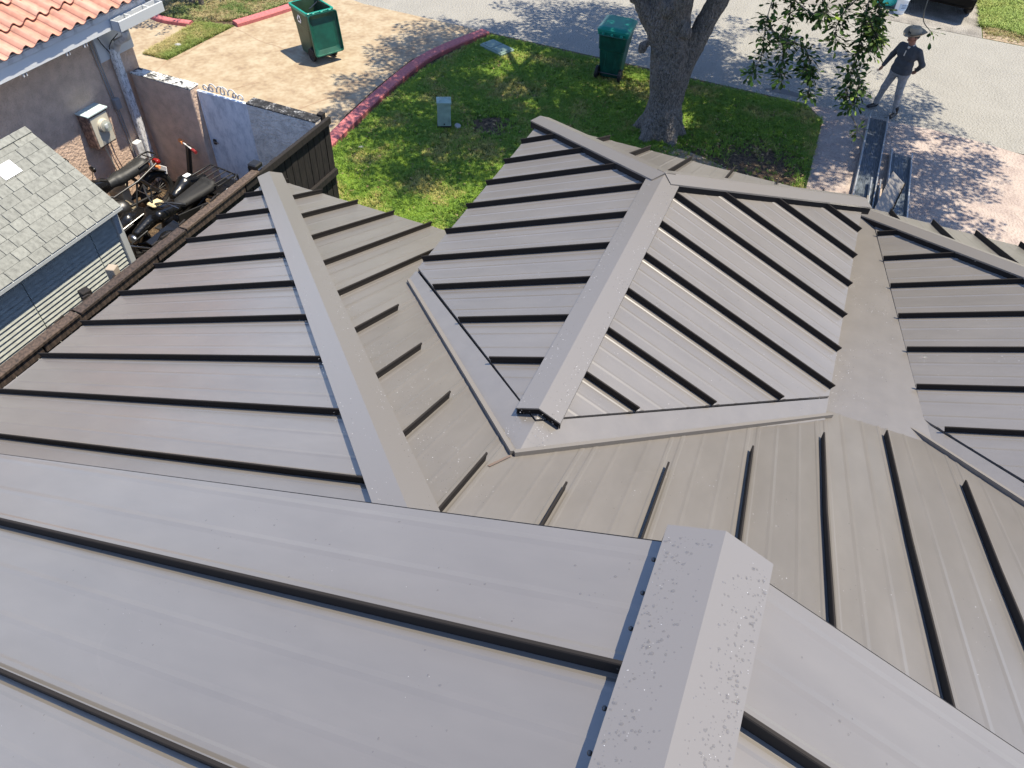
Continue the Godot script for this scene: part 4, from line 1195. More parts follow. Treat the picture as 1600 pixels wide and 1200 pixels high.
func neighbour():
	var h := thing("neighbour_house", "stucco house with pink barrel tile roof and white gutter beside the narrow yard", "house")
	var wx := -9.4
	bxm("wall", V(wx - 3.0, 1.36, 3.0), Vector3(6.0, 2.72, 10.3), M.stucco, h, Basis(), 0.0)
	# soffit, fascia, white corner board, gutter
	bxm("soffit", V(wx + 0.17, 2.70, 3.2), Vector3(0.46, 0.02, 10.1), M.white, h, Basis(), 0.0)
	bxm("fascia", V(-9.012, 2.745, 3.2), Vector3(0.03, 0.25, 10.1), M.fascia, h)
	bxm("fascia", V(-9.0, 2.82, 3.2), Vector3(0.04, 0.07, 10.1), M.white, h)
	bxm("fascia", V(-11.0, 2.745, 8.255), Vector3(4.0, 0.25, 0.03), M.fascia, h)
	bxm("corner_board", V(wx + 0.012, 2.40, 7.83), Vector3(0.03, 0.60, 0.66), M.fascia, h)
	var gt := MB.new()
	for p in [[V(-8.90, 2.635, 7.98), Vector3(0.15, 0.012, 0.86)], [V(-8.835, 2.70, 7.98), Vector3(0.02, 0.13, 0.86)], [V(-8.97, 2.70, 7.98), Vector3(0.012, 0.13, 0.86)], [V(-8.90, 2.70, 7.556), Vector3(0.14, 0.13, 0.012)], [V(-8.90, 2.70, 8.404), Vector3(0.14, 0.13, 0.012)]]:
		gt.box(p[0], p[1], Basis(), 0.003)
	for i in 2:
		gt.box(V(-8.90, 2.762, 7.80 + i * 0.36), Vector3(0.13, 0.008, 0.02))
	obj("gutter", gt, mat(Color(0.47, 0.49, 0.50), 0.5), h)
	tubem("downspout", [V(-8.90, 2.60, 7.66), V(-8.92, 2.50, 7.68), V(-9.22, 2.34, 7.76), V(-9.30, 2.22, 7.77)], [0.05, 0.05, 0.05, 0.05], M.white, h, 10)
	bxm("downspout", V(-9.325, 1.17, 7.73), Vector3(0.09, 2.14, 0.12), M.downpipe, h, Basis(), 0.012)
	bxm("utility_box", V(-9.33, 0.70, 7.58), Vector3(0.10, 0.30, 0.13), M.white, h, Basis(), 0.01)
	tubem("conduit", [V(-9.375, 2.6, 7.42), V(-9.375, 1.5, 7.47), V(-9.375, 0.6, 7.50)], [0.011, 0.011, 0.011], M.pipe, h, 6)
	tubem("conduit", [V(-9.37, 2.6, 7.455), V(-9.37, 1.5, 7.505), V(-9.37, 0.6, 7.535)], [0.009, 0.009, 0.009], M.pipe, h, 6)
	bxm("junction_box", V(-9.355, 1.50, 7.50), Vector3(0.07, 0.16, 0.10), M.pipe, h, Basis(), 0.008)
	# cables by the corner board
	for c in [[V(-9.36, 2.50, 7.55), V(-9.33, 2.36, 7.58), V(-9.34, 2.22, 7.66), V(-9.34, 2.12, 7.70)], [V(-9.2, 2.45, 7.80), V(-9.28, 2.36, 7.72), V(-9.33, 2.28, 7.69), V(-9.34, 2.14, 7.67)], [V(-9.0, 2.55, 7.72), V(-9.1, 2.42, 7.80), V(-9.22, 2.40, 7.70), V(-9.24, 2.30, 7.75)]]:
		tubem("cable", c, [0.006, 0.007, 0.006, 0.006], M.black, h, 5)
	bxm("cable_plug", V(-9.335, 2.13, 7.69), Vector3(0.03, 0.10, 0.03), M.black, h)
	for b in [5.05, 5.6, 6.05, 6.75, 7.05]:
		bxm("light_clip", V(-9.02, 2.595, b), Vector3(0.03, 0.05, 0.02), M.white, h)
		bxm("light_clip", V(-9.02, 2.59, b + 0.045), Vector3(0.03, 0.045, 0.016), M.white, h)
	# meter on the wall
	bxm("meter_box", V(-9.29, 1.385, 6.98), Vector3(0.20, 0.50, 0.36), M.rust, h, Basis(), 0.008)
	bxm("meter_cover", V(-9.185, 1.38, 6.98), Vector3(0.012, 0.44, 0.31), M.meter, h, Basis(), 0.004)
	bxm("meter_hood", V(-9.28, 1.645, 6.98), Vector3(0.24, 0.022, 0.38), mat(Color(0.45, 0.55, 0.55), 0.4), h, Basis(), 0.004)
	var mt := MB.new()
	var bs := Basis(Vector3(0, 1, 0), Vector3(1, 0, 0), Vector3(0, 0, -1))
	mt.lathe([Vector2(0, 0), Vector2(0.095, 0), Vector2(0.095, 0.03), Vector2(0.085, 0.035), Vector2(0.085, 0.05), Vector2(0, 0.05)], V(-9.18, 1.44, 7.0), bs, 20)
	var mo := obj("meter", mt, M.meter, h)
	var gd := MB.new()
	gd.lathe([Vector2(0.07, 0.05), Vector2(0.07, 0.10), Vector2(0.055, 0.125), Vector2(0, 0.13)], V(-9.18, 1.44, 7.0), bs, 20)
	obj("dial_glass", gd, M.glass, mo)
	bxm("dial", V(-9.11, 1.44, 7.0), Vector3(0.02, 0.06, 0.05), M.paper, mo)
	for i in 3:
		tubem("cable", [V(-9.25, 1.14, 6.95 + i * 0.06), V(-9.26, 0.9, 6.98 + i * 0.05), V(-9.3, 0.62, 7.03 + i * 0.06), V(-9.36, 0.5, 7.16 + i * 0.03), V(-9.33, 0.3, 7.1)], [0.011, 0.011, 0.010, 0.010, 0.010], M.meter if i == 0 else M.stucco, h, 6)
	# barrel tiles in courses, each tile its own piece
	var sl := 0.36
	var dn := Vector3(1, -sl, 0).normalized()
	var up := Vector3(sl, 1, 0).normalized()
	var deck := MB.new()
	deck.quad(V(-8.99, 2.84, -2.0), V(-8.99, 2.84, 8.35), V(-13.0, 2.84 + 4.01 * sl, 8.35), V(-13.0, 2.84 + 4.01 * sl, -2.0), up)
	var rf := obj("roof", deck, M.tile_under, h)
	var tl := MB.new()
	var W := 0.205
	var Ln := 0.43
	var n := 12
	for i in n:
		var f := func(u: float) -> Vector2: return Vector2((u - 0.5) * W * 1.04, 0.030 * sin(TAU * u) + (0.012 if u < 0.5 else 0.0) * sin(TAU * u))
		var p: Vector2 = f.call(float(i) / n)
		var q: Vector2 = f.call(float(i + 1) / n)
		var P := func(v: Vector2, l: float, hh: float) -> Vector3: return Vector3(0, 0, -v.x) + up * (v.y + hh) - dn * l
		var nn := up + Vector3(0, 0, (q.y - p.y) / (q.x - p.x))
		tl.quad(P.call(p, 0, 0.022), P.call(q, 0, 0.022), P.call(q, Ln, -0.02), P.call(p, Ln, -0.02), nn)
		tl.quad(P.call(p, 0, 0.022), P.call(q, 0, 0.022), P.call(q, 0, 0.010), P.call(p, 0, 0.010), dn)
		tl.quad(P.call(p, 0, 0.010), P.call(q, 0, 0.010), P.call(q, Ln, -0.032), P.call(p, Ln, -0.032), -nn)
	var tm := tl.mesh()
	var rng := RandomNumberGenerator.new(); rng.seed = 13
	for c in 5:
		for i in 22:
			var b := 8.27 - i * W
			if b < 3.9 + c * 0.2:
				continue
			var o := inst("roof_tile", tm, M.tile[rng.randi() % 4], rf)
			o.position = V(-8.93, 2.885, b) - dn * (c * 0.375) + Vector3(rng.randf_range(-0.006, 0.006), rng.randf_range(-0.002, 0.002), 0)
			o.rotation.x = rng.randf_range(-0.008, 0.008)
	# garden walls, gate
	var ga := thing("garden_wall", "taupe stucco garden wall with white painted top joined to the neighbour house", "wall")
	bxm("wall_body", V(-8.79, 0.90, 7.99), Vector3(1.10, 1.80, 0.19), M.stucco, ga, Basis(), 0.012)
	bxm("coping", V(-8.79, 1.812, 7.99), Vector3(1.11, 0.024, 0.20), M.coping, ga, Basis(), 0.008)
	var gb := thing("garden_wall", "stucco garden wall with black mottled top between grey gate and dark fence", "wall")
	bxm("wall_body", V(-6.70, 0.90, 8.02), Vector3(1.16, 1.80, 0.19), M.cream_stucco, gb, Basis(), 0.012)
	bxm("coping", V(-6.70, 1.812, 8.02), Vector3(1.17, 0.024, 0.20), M.coping_mottled, gb, Basis(), 0.008)
	var gt2 := thing("metal_gate", "pale grey sheet metal gate with white scrolls along its top edge", "gate", V(-7.76, 0, 8.03))
	bxm("gate_panel", Vector3(0, 0.88, 0), Vector3(0.93, 1.70, 0.035), M.gate, gt2)
	bxm("gate_frame", Vector3(0, 1.735, 0.002), Vector3(0.94, 0.035, 0.045), M.gate, gt2)
	for s in [-1.0, 1.0]:
		bxm("gate_frame", Vector3(s * 0.452, 0.87, 0.002), Vector3(0.03, 1.70, 0.045), M.gate, gt2)
	bxm("lock", Vector3(-0.37, 0.95, 0.03), Vector3(0.05, 0.08, 0.03), M.steel, gt2)
	tubem("lever", [Vector3(-0.37, 0.96, 0.05), Vector3(-0.28, 0.96, 0.055)], [0.008, 0.007], M.chrome, gt2, 6)
	var sx := [-0.26, -0.10, 0.10, 0.27]
	for i in 4:
		for m in [1.0, -1.0]:
			var pts := []
			var r := 0.12 if i in [1, 2] else 0.08
			for k in 15:
				var t := PI * 1.65 * k / 14.0
				var rr := r * (1.0 - 0.045 * k)
				pts.append(Vector3(sx[i] + m * (r * 0.9 - rr * cos(t)) * 0.75, 1.755 + r * 0.35 + rr * sin(t) * 0.95 + k * 0.003, 0.004 * m))
			tubem("scroll", pts, [0.009], M.white, gt2, 5)
	# dark timber fence
	var f := thing("wooden_fence", "weathered dark brown board fence running along the metal roof's eave", "fence")
	rng.seed = 19
	var b0 := 1.6
	var i := 0
	while b0 < 8.08:
		var hh := 1.78 + rng.randf_range(-0.035, 0.03)
		bxm("fence_board", V(-6.075 + rng.randf_range(-0.004, 0.004), hh / 2, b0 + 0.067), Vector3(0.020, hh, 0.128), M.wood_dark if b0 > 6.2 or rng.randf() < 0.75 else M.wood[1], f, Basis(Vector3.RIGHT, rng.randf_range(-0.006, 0.006)), 0.003)
		b0 += 0.137; i += 1
	for rl in [[1.6, 3.02], [3.04, 4.62], [4.64, 6.2], [6.22, 8.16]]:
		var L: float = rl[1] - rl[0]
		for y in [1.765, 0.95, 0.25]:
			bxm("fence_rail", V(-6.035, y, rl[0] + L / 2), Vector3(0.055, 0.10, L), M.wood[i % 3] if rl[1] < 6.3 else M.wood_dark, f, Basis(Vector3.RIGHT, rng.randf_range(-0.004, 0.004)), 0.006)
			i += 1
	for rl in [[1.6, 3.5], [3.52, 5.1], [5.12, 6.5]]:
		var L: float = rl[1] - rl[0]
		bxm("fence_cap", V(-6.05, 1.835, rl[0] + L / 2), Vector3(0.115, 0.036, L), M.wood[i % 3], f, Basis(Vector3.FORWARD, rng.randf_range(-0.05, 0.05)), 0.005)
		i += 1
	for pb in [2.3, 6.55, 8.12]:
		bxm("fence_post", V(-6.14, 0.93, pb), Vector3(0.09, 1.86, 0.09), M.wood_dark, f, Basis(), 0.006)
	bxm("fence_post", V(-6.17, 0.96, 4.16), Vector3(0.10, 1.92, 0.10), mat(Color(0.30, 0.25, 0.19), 0.9), f, Basis(Vector3.UP, 0.3), 0.006)
	bxm("fence_post", V(-6.19, 0.94, 3.78), Vector3(0.10, 1.88, 0.10), M.wood_dark, f, Basis(Vector3.UP, -0.2), 0.006)
	for i2 in 16:
		bxm("splinter", V(-6.11 + rng.randf_range(-0.01, 0.01), 1.83, rng.randf_range(2.5, 6.4)), Vector3(0.02, rng.randf_range(0.04, 0.09), rng.randf_range(0.03, 0.12)), M.wood_dark, f, Basis(Vector3.RIGHT, rng.randf_range(-0.4, 0.4)), 0.002)
	shed()

func shed():
	var s := thing("storage_shed", "grey plastic storage shed with shingle patterned roof beside the wooden fence", "shed")
	var b1 := 5.10
	var b0 := 1.4
	var ea := -6.9
	var ra := -7.95
	var ey := 1.90
	var ry := 2.615
	# walls with clapboards
	bxm("wall", V(-7.99, 0.93, (b0 + b1) / 2 - 0.1), Vector3(1.86, 1.86, b1 - b0 - 0.2), M.siding, s, Basis(), 0.0)
	var pb := [[b0, 2.55], [2.56, 3.69], [3.70, 4.66], [4.67, b1 - 0.10]]
	for w in pb:
		var L: float = w[1] - w[0]
		for i in 31:
			var mb := MB.new()
			var y0 := 0.02 + i * 0.059
			var x0 := -7.058
			for q in [[x0 + 0.024, y0, x0 + 0.008, y0 + 0.054], [x0 + 0.024, y0, x0, y0 - 0.004], [x0 + 0.008, y0 + 0.054, x0, y0 + 0.058]]:
				mb.quad(V(q[0], q[1], w[0]), V(q[0], q[1], w[1]), V(q[2], q[3], w[1]), V(q[2], q[3], w[0]), Vector3(1, 0.4 if q[3] > q[1] else -1.0, 0))
			for e in [0, 1]:
				mb.tri(V(x0, y0 - 0.004, w[e]), V(x0 + 0.024, y0, w[e]), V(x0 + 0.008, y0 + 0.054, w[e]), V(0, 0, -1 if e == 0 else 1))
			obj("clapboard", mb, M.siding, s)
	bxm("corner_trim", V(-7.03, 0.93, b1 - 0.055), Vector3(0.05, 1.84, 0.085), M.siding_trim, s, Basis(), 0.006)
	var gm := MB.new()
	for dz in [0.0, 0.04]:
		gm.tri(V(-8.92, 1.86, b1 - 0.18 + dz), V(-7.06, 1.86, b1 - 0.18 + dz), V(ra, 2.50, b1 - 0.18 + dz), V(0, 0, 1))
	obj("gable", gm, M.siding, s)
	# roof: a deck and single shingles
	var d := (Vector3(ea, ey, 0) - Vector3(ra, ry, 0))
	var len := d.length()
	var dn := d.normalized()
	var up := Vector3(-dn.y, dn.x, 0)
	var dk := MB.new()
	for sg in [1.0, -1.0]:
		var ex: float = ra + (ea - ra) * sg
		var nn := Vector3(up.x * sg, up.y, 0)
		dk.quad(V(ra, ry - 0.012, b0), V(ra, ry - 0.012, b1), V(ex, ey - 0.012, b1), V(ex, ey - 0.012, b0), nn)
		dk.quad(V(ra, ry - 0.05, b0), V(ra, ry - 0.05, b1), V(ex, ey - 0.05, b1), V(ex, ey - 0.05, b0), -nn)
		dk.quad(V(ex, ey - 0.012, b0), V(ex, ey - 0.012, b1), V(ex, ey - 0.05, b1), V(ex, ey - 0.05, b0), Vector3(sg, 0, 0))
		dk.quad(V(ra, ry - 0.012, b1), V(ex, ey - 0.012, b1), V(ex, ey - 0.05, b1), V(ra, ry - 0.05, b1), V(0, 0, 1))
	var roof := obj("roof", dk, M.siding_trim, s)
	var rng := RandomNumberGenerator.new(); rng.seed = 29
	var rows := 10
	var rh := (len - 0.03) / rows
	for r in rows:
		var b := b1 - 0.004
		var first := true
		while b > 2.3:
			var w: float = [0.15, 0.26, 0.31, 0.20][rng.randi() % 4]
			if first and r % 2 == 1:
				w = 0.12
			first = false
			var mb := MB.new()
			var c := Vector3(ra, ry, 0) + dn * (0.03 + rh * (r + 0.5)) + up * (0.004 + rng.randf_range(0.0, 0.005))
			var tilt := Basis(dn, up, Vector3(0, 0, 1)) if true else Basis()
			tilt = Basis(dn, up, dn.cross(up))
			mb.box(Vector3(c.x, c.y, -(b - w / 2)), Vector3(rh - 0.003, 0.010, w - 0.007), tilt * Basis(Vector3(0, 0, 1), -0.03), 0.002)
			obj("shingle", mb, M.shingle[rng.randi() % 4], roof)
			b -= w
	var b := b1 - 0.004
	while b > 2.3:
		bxm("ridge_shingle", V(ra + 0.035, ry - 0.004, b - 0.11), Vector3(0.09, 0.014, 0.215), M.shingle[rng.randi() % 4], roof, Basis(dn, up, dn.cross(up)), 0.003)
		b -= 0.22
	# white sticker on the roof
	var st := MB.new()
	var cc := Vector3(ra, ry, 0) + dn * 0.30 + up * 0.018
	st.box(Vector3(cc.x, cc.y, -4.52), Vector3(0.17, 0.003, 0.22), Basis(dn, up, dn.cross(up)))
	obj("label_sheet", st, M.paper, s)
	for i in 4:
		bxm("label_print", Vector3(cc.x, cc.y, -4.52) + dn * (-0.055 + i * 0.03) + up * 0.003, Vector3(0.007, 0.001, 0.13 if i != 2 else 0.09), mat(grey(0.45), 0.8), s, Basis(dn, up, dn.cross(up)), 0.0)

# ---------------------------------------------------------------- bins and yard boxes
func bin(label: String, at: Vector3, fwd: Basis, open: bool, body: Material) -> Node3D:
	# local x points away from the hinge side's opposite: the hinge and wheels are at +x
	var o := thing("wheelie_bin", label, "bin", at, fwd, "green wheeled bins")
	var mb := MB.new()
	var H := 1.0
	var ring := func(y: float, lx: float, lz: float, r: float, ox: float) -> Array:
		var a := []
		for c in 4:
			for k in 4:
				var t := PI / 2 * c + PI / 2 * k / 3.0
				var s: Vector2 = [Vector2(1, 1), Vector2(-1, 1), Vector2(-1, -1), Vector2(1, -1)][c]
				a.append(Vector3(s.x * (lx - r) + r * cos(t) + ox, y, s.y * (lz - r) + r * sin(t)))
		return a
	var skinr := func(m: MB, rings: Array, flip: float):
		for i in rings.size() - 1:
			for k in 16:
				var p: Vector3 = rings[i][k]
				var q: Vector3 = rings[i][(k + 1) % 16]
				var r: Vector3 = rings[i + 1][(k + 1) % 16]
				var s: Vector3 = rings[i + 1][k]
				var h := ((q - p).cross(s - p)).normalized()
				var md := (p + q + r + s) * 0.25
				if h.dot(Vector3(md.x, 0.0, md.z)) < 0.0 and absf(h.y) < 0.8:
					h = -h
				if absf(h.y) >= 0.8:
					h = Vector3.UP * (1.0 if h.y > 0 else -1.0)
				m.quad(p, q, r, s, h * flip)
	skinr.call(mb, [ring.call(0.05, 0.24, 0.21, 0.06, -0.03), ring.call(0.10, 0.25, 0.22, 0.06, -0.03), ring.call(0.62, 0.305, 0.262, 0.06, -0.01), ring.call(0.64, 0.32, 0.275, 0.06, 0.0), ring.call(H - 0.05, 0.355, 0.30, 0.06, 0.0)], 1.0)
	var bt: Array = ring.call(0.05, 0.24, 0.21, 0.06, -0.03)
	for k in 14:
		mb.tri(bt[0], bt[k + 1], bt[k + 2], Vector3.DOWN)
	if open:
		skinr.call(mb, [ring.call(0.09, 0.235, 0.205, 0.06, -0.03), ring.call(H, 0.335, 0.28, 0.05, 0.0)], -1.0)
		var b2: Array = ring.call(0.09, 0.235, 0.205, 0.06, -0.03)
		for k in 14:
			mb.tri(b2[0], b2[k + 1], b2[k + 2], Vector3.UP)
	obj("bin_body", mb, body, o)
	var rm := MB.new()
	skinr.call(rm, [ring.call(H - 0.06, 0.35, 0.295, 0.06, 0.0), ring.call(H - 0.06, 0.375, 0.32, 0.06, 0.0), ring.call(H - 0.005, 0.38, 0.325, 0.06, 0.0), ring.call(H, 0.375, 0.32, 0.06, 0.0), ring.call(H, 0.338, 0.283, 0.05, 0.0), ring.call(H - 0.05, 0.336, 0.281, 0.05, 0.0)], 1.0)
	obj("rim", rm, M.bin_lid, o)
	# ribs, grab bar, wheels, axle, handle
	for z in [-0.10, 0.10]:
		bxm("rib", Vector3(-0.305, 0.36, z), Vector3(0.03, 0.50, 0.03), body, o, Basis(Vector3(0, 0, 1), 0.11), 0.008)
		bxm("rib", Vector3(0.262, 0.42, z), Vector3(0.03, 0.40, 0.04), body, o, Basis(Vector3(0, 0, 1), -0.10), 0.008)
	tubem("lift_bar", [Vector3(-0.345, 0.72, -0.2), Vector3(-0.345, 0.72, 0.2)], [0.014, 0.014], M.steel, o)
	for z in [-0.25, 0.25]:
		var w := MB.new()
		w.lathe([Vector2(0, -0.03), Vector2(0.07, -0.03), Vector2(0.075, -0.022), Vector2(0.125, -0.03), Vector2(0.135, -0.018), Vector2(0.135, 0.018), Vector2(0.125, 0.03), Vector2(0.075, 0.022), Vector2(0.07, 0.03), Vector2(0, 0.03)], Vector3(0.25, 0.135, z), Basis(Vector3.RIGHT, Vector3(0, 0, 1), Vector3.DOWN), 20)
		obj("wheel", w, M.rubber, o)
	tubem("axle", [Vector3(0.25, 0.135, -0.28), Vector3(0.25, 0.135, 0.28)], [0.012, 0.012], M.steel, o)
	tubem("handle", [Vector3(0.37, 0.95, -0.27), Vector3(0.425, 0.96, -0.25), Vector3(0.425, 0.96, 0.25), Vector3(0.37, 0.95, 0.27)], [0.016], body, o)
	for z in [-0.19, 0.0, 0.19]:
		bxm("hinge", Vector3(0.40, 0.985, z), Vector3(0.07, 0.05, 0.06), M.bin_lid, o, Basis(), 0.01)
	# lid: a shallow tray, flat on top or hanging down behind
	var ld := MB.new()
	var T := Transform3D(Basis(), Vector3(0.40, 1.012, 0))
	if open:
		T = Transform3D(Basis(Vector3(0, 0, 1), 1.74), Vector3(0.44, 0.99, 0))
	var lr := []
	for q in [[0.0, 0.40, 0.335, 0.05], [0.045, 0.40, 0.335, 0.05], [0.055, 0.385, 0.32, 0.05], [0.085, 0.33, 0.27, 0.05], [0.095, 0.30, 0.24, 0.05]]:
		var a := []
		for p in ring.call(q[0], q[1], q[2], q[3], -0.40):
			a.append(T * (p as Vector3))
		lr.append(a)
	var inner := []
	for q in [[0.0, 0.40, 0.335, 0.05], [0.0, 0.385, 0.32, 0.05], [0.045, 0.378, 0.312, 0.05], [0.075, 0.315, 0.255, 0.05], [0.085, 0.295, 0.235, 0.05]]:
		var a := []
		for p in ring.call(q[0], q[1], q[2], q[3], -0.40):
			a.append(T * (p as Vector3))
		inner.append(a)
	for set in [lr, inner]:
		for i in set.size() - 1:
			for k in 16:
				var p: Vector3 = set[i][k]
				var q: Vector3 = set[i][(k + 1) % 16]
				var r: Vector3 = set[i + 1][(k + 1) % 16]
				var s: Vector3 = set[i + 1][k]
				ld.quad(p, q, r, s, (q - p).cross(s - p))
		for k in 14:
			ld.tri(set[4][0], set[4][k + 1], set[4][k + 2], T.basis.y)
	obj("lid", ld, M.bin_lid if not open else M.bin, o)
	if open:
		var bar := MB.new()
		bar.tube([Vector3(-0.2, H - 0.05, -0.26), Vector3(0.02, H - 0.04, 0.0), Vector3(0.1, H - 0.03, 0.1)], [0.012], 6)
		obj("strap", bar, M.chrome, o)
	return o

func recycle_mark(parent: Node, at: Vector3, bs: Basis):
	# three bent arrows chasing each other, printed white
	var mb := MB.new()
	for i in 3:
		var R := Basis(bs.y, TAU * i / 3.0)
		var p := func(x: float, z: float) -> Vector3: return at + R * (bs * Vector3(x, 0.002, z))
		mb.quad(p.call(-0.06, 0.035), p.call(0.02, 0.035), p.call(0.02, 0.065), p.call(-0.06, 0.065), bs.y)
		mb.tri(p.call(0.02, 0.02), p.call(0.075, 0.05), p.call(0.02, 0.08), bs.y)
	obj("emblem", mb, M.paper, parent)

func yard_things():
	var e := heading(0.90, -0.44)
	var b1 := bin("dark green wheeled bin with its lid hanging open behind, on the peach concrete", V(-9.80, 0, 13.17), e, true, M.bin_olive)
	recycle_mark(b1, Vector3(-0.02, 0.78, 0.295), Basis(Vector3.RIGHT, Vector3(0, 0.0, 1), Vector3.DOWN))
	var bs2 := heading(0.05, -1.0)
	bin("teal green wheeled bin with closed lid, standing on the lawn beside the tree", V(-3.86, 0, 15.30), bs2, false, M.bin)
	# pedestal
	var p := thing("utility_pedestal", "grey green metal utility pedestal standing in the lawn", "utility box", V(-6.02, 0, 11.68), Basis(Vector3.UP, 0.5))
	bxm("base", Vector3(0, 0.03, 0), Vector3(0.27, 0.06, 0.25), M.black, p)
	bxm("cabinet", Vector3(0, 0.29, 0), Vector3(0.25, 0.46, 0.23), M.pedestal, p, Basis(), 0.008)
	var tp := MB.new()
	var ap := Vector3(0, 0.57, 0)
	for k in 4:
		var c := [Vector3(-0.135, 0.52, -0.125), Vector3(0.135, 0.52, -0.125), Vector3(0.135, 0.52, 0.125), Vector3(-0.135, 0.52, 0.125)]
		var t := 0.35
		tp.quad(c[k], c[(k + 1) % 4], (c[(k + 1) % 4] as Vector3).lerp(ap, 0.6) , (c[k] as Vector3).lerp(ap, 0.6), Vector3.UP * t + c[k] + c[(k + 1) % 4])
		tp.tri((c[k] as Vector3).lerp(ap, 0.6), (c[(k + 1) % 4] as Vector3).lerp(ap, 0.6), Vector3(0, 0.55, 0), Vector3.UP)
		tp.quad(c[k], c[(k + 1) % 4], c[(k + 1) % 4] - Vector3(0, 0.03, 0), c[k] - Vector3(0, 0.03, 0), c[k] + c[(k + 1) % 4] - Vector3(0, 1.04, 0))
	obj("cover", tp, M.pedestal, p)
	bxm("latch", Vector3(0.0, 0.10, 0.118), Vector3(0.025, 0.03, 0.015), M.steel, p)
	# vault lid
	var vdir := Vector2(-6.11, 15.4) - Vector2(-6.65, 15.64)
	var v := thing("utility_vault", "pale green rectangular utility vault lid flush in the lawn by the red kerb", "utility box", V(-6.50, 0, 15.24), heading(0.55, -0.22))
	bxm("collar", Vector3(0, 0.03, 0), Vector3(0.68, 0.10, 0.42), M.vault, v, Basis(), 0.015)
	bxm("lid", Vector3(0, 0.088, 0), Vector3(0.63, 0.02, 0.37), M.vault, v, Basis(), 0.006)
	for s in [-0.25, 0.25]:
		bxm("lift_hole", Vector3(s, 0.0995, 0.11), Vector3(0.04, 0.004, 0.02), M.black, v, Basis(), 0.001)
	bxm("seam_line", Vector3(0, 0.099, 0), Vector3(0.006, 0.003, 0.36), M.black, v, Basis(), 0.0)
	# stones
	var rng := RandomNumberGenerator.new(); rng.seed = 51
	for q in [[-5.77, 11.75, 0.085, "flat pale grey stone beside the utility pedestal in the lawn"], [-12.55, 12.05, 0.07, "white round stone lying in the narrow yellow grass strip"], [-6.98, 10.25, 0.045, "small white stone in the grass near the red kerb"], [-5.5, 8.6, 0.035, "small pale stone in the lawn close to the metal eave"]]:
		var mb := MB.new()
		mb.ball(Vector3(0, 0.03, 0), Vector3(q[2] * 1.2, q[2] * 0.45, q[2] * 0.8), Basis(Vector3.UP, rng.randf() * 3.0), 9, 6)
		var o := obj("stone", mb, M.stone)
		o.position = V(q[0], 0.0, q[1])
		tag(o, q[3], "stone", "stones in the grass")
	# flat dark elliptical patch at the road edge
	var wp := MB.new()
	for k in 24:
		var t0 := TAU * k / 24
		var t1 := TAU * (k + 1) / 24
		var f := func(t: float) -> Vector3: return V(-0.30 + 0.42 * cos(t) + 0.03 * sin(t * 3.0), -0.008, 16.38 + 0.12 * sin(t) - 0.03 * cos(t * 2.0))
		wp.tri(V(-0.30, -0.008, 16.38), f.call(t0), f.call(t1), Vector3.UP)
	struct(obj("dark_patch", wp, mat(grey(0.09), 0.6)))
	# young tree in the neighbour's bed
	var y := thing("garden_tree", "slim multi stemmed tree in the kerbed bed by the peach drive", "tree", V(-13.75, 0, 14.0))
	for q in [[-0.25, -0.1, -0.9, 2.4, 0.3], [0.0, 0.0, 0.1, 2.6, -0.3], [0.25, 0.0, 0.5, 2.5, 0.1]]:
		tubem("trunk", [Vector3(q[0], -0.05, q[1]), Vector3(q[0] * 1.1, 0.6, q[1]), Vector3(lerpf(q[0], q[2], 0.5), 1.5, q[4] * 0.5), Vector3(q[2], q[3], q[4])], [0.065, 0.05, 0.045, 0.03], M.bark, y, 9)
	var sp := spray(61, 9, 0.075)
	var mm := MultiMesh.new(); mm.transform_format = MultiMesh.TRANSFORM_3D; mm.use_colors = true; mm.mesh = sp
	mm.instance_count = 900
	for i in 900:
		var d := Vector3(rng.randfn(), rng.randfn() * 0.6, rng.randfn()) * 0.62
		mm.set_instance_transform(i, Transform3D(Basis(Vector3.UP, rng.randf() * TAU), Vector3(-0.2, 3.3, 0.1) + d)); mm.set_instance_color(i, leaf_col(rng))
	var mi := MultiMeshInstance3D.new(); mi.multimesh = mm; mi.material_override = M.leaf; mi.name = "crown"; mi.set_meta("kind", "stuff")
	y.add_child(mi, true)

# ---------------------------------------------------------------- bikes and clutter in the side yard
func wheel(parent: Node, at: Vector3, r: float, w: float, tyre: Material, rim: Material, spokes: int, ax := Vector3(0, 0, 1)):
	var bs := Basis(ax.cross(Vector3.UP).normalized(), ax, ax.cross(Vector3.UP).normalized().cross(ax))
	var t := MB.new()
	var pr := []
	for k in 13:
		var q := TAU * k / 12.0
		pr.append(Vector2(r - w * 0.5 + w * 0.5 * cos(q), w * 0.5 * sin(q)))
	t.lathe(pr, at, bs, 28)
	var o := obj("wheel", t, tyre, parent)
	var rm := MB.new()
	rm.lathe([Vector2(r - w * 1.05, -w * 0.3), Vector2(r - w * 0.9, -w * 0.3), Vector2(r - w * 0.9, w * 0.3), Vector2(r - w * 1.05, w * 0.3), Vector2(r - w * 1.05, -w * 0.3)], at, bs, 28)
	rm.lathe([Vector2(0, -0.04), Vector2(0.035, -0.04), Vector2(0.035, 0.04), Vector2(0, 0.04)], at, bs, 12)
	for i in spokes:
		var d := bs * Vector3(cos(TAU * i / spokes), 0, sin(TAU * i / spokes))
		rm.tube([at + d * 0.03, at + d * (r - w)], [0.004 if spokes > 6 else 0.014], 5, false)
	obj("rim", rm, rim, o)

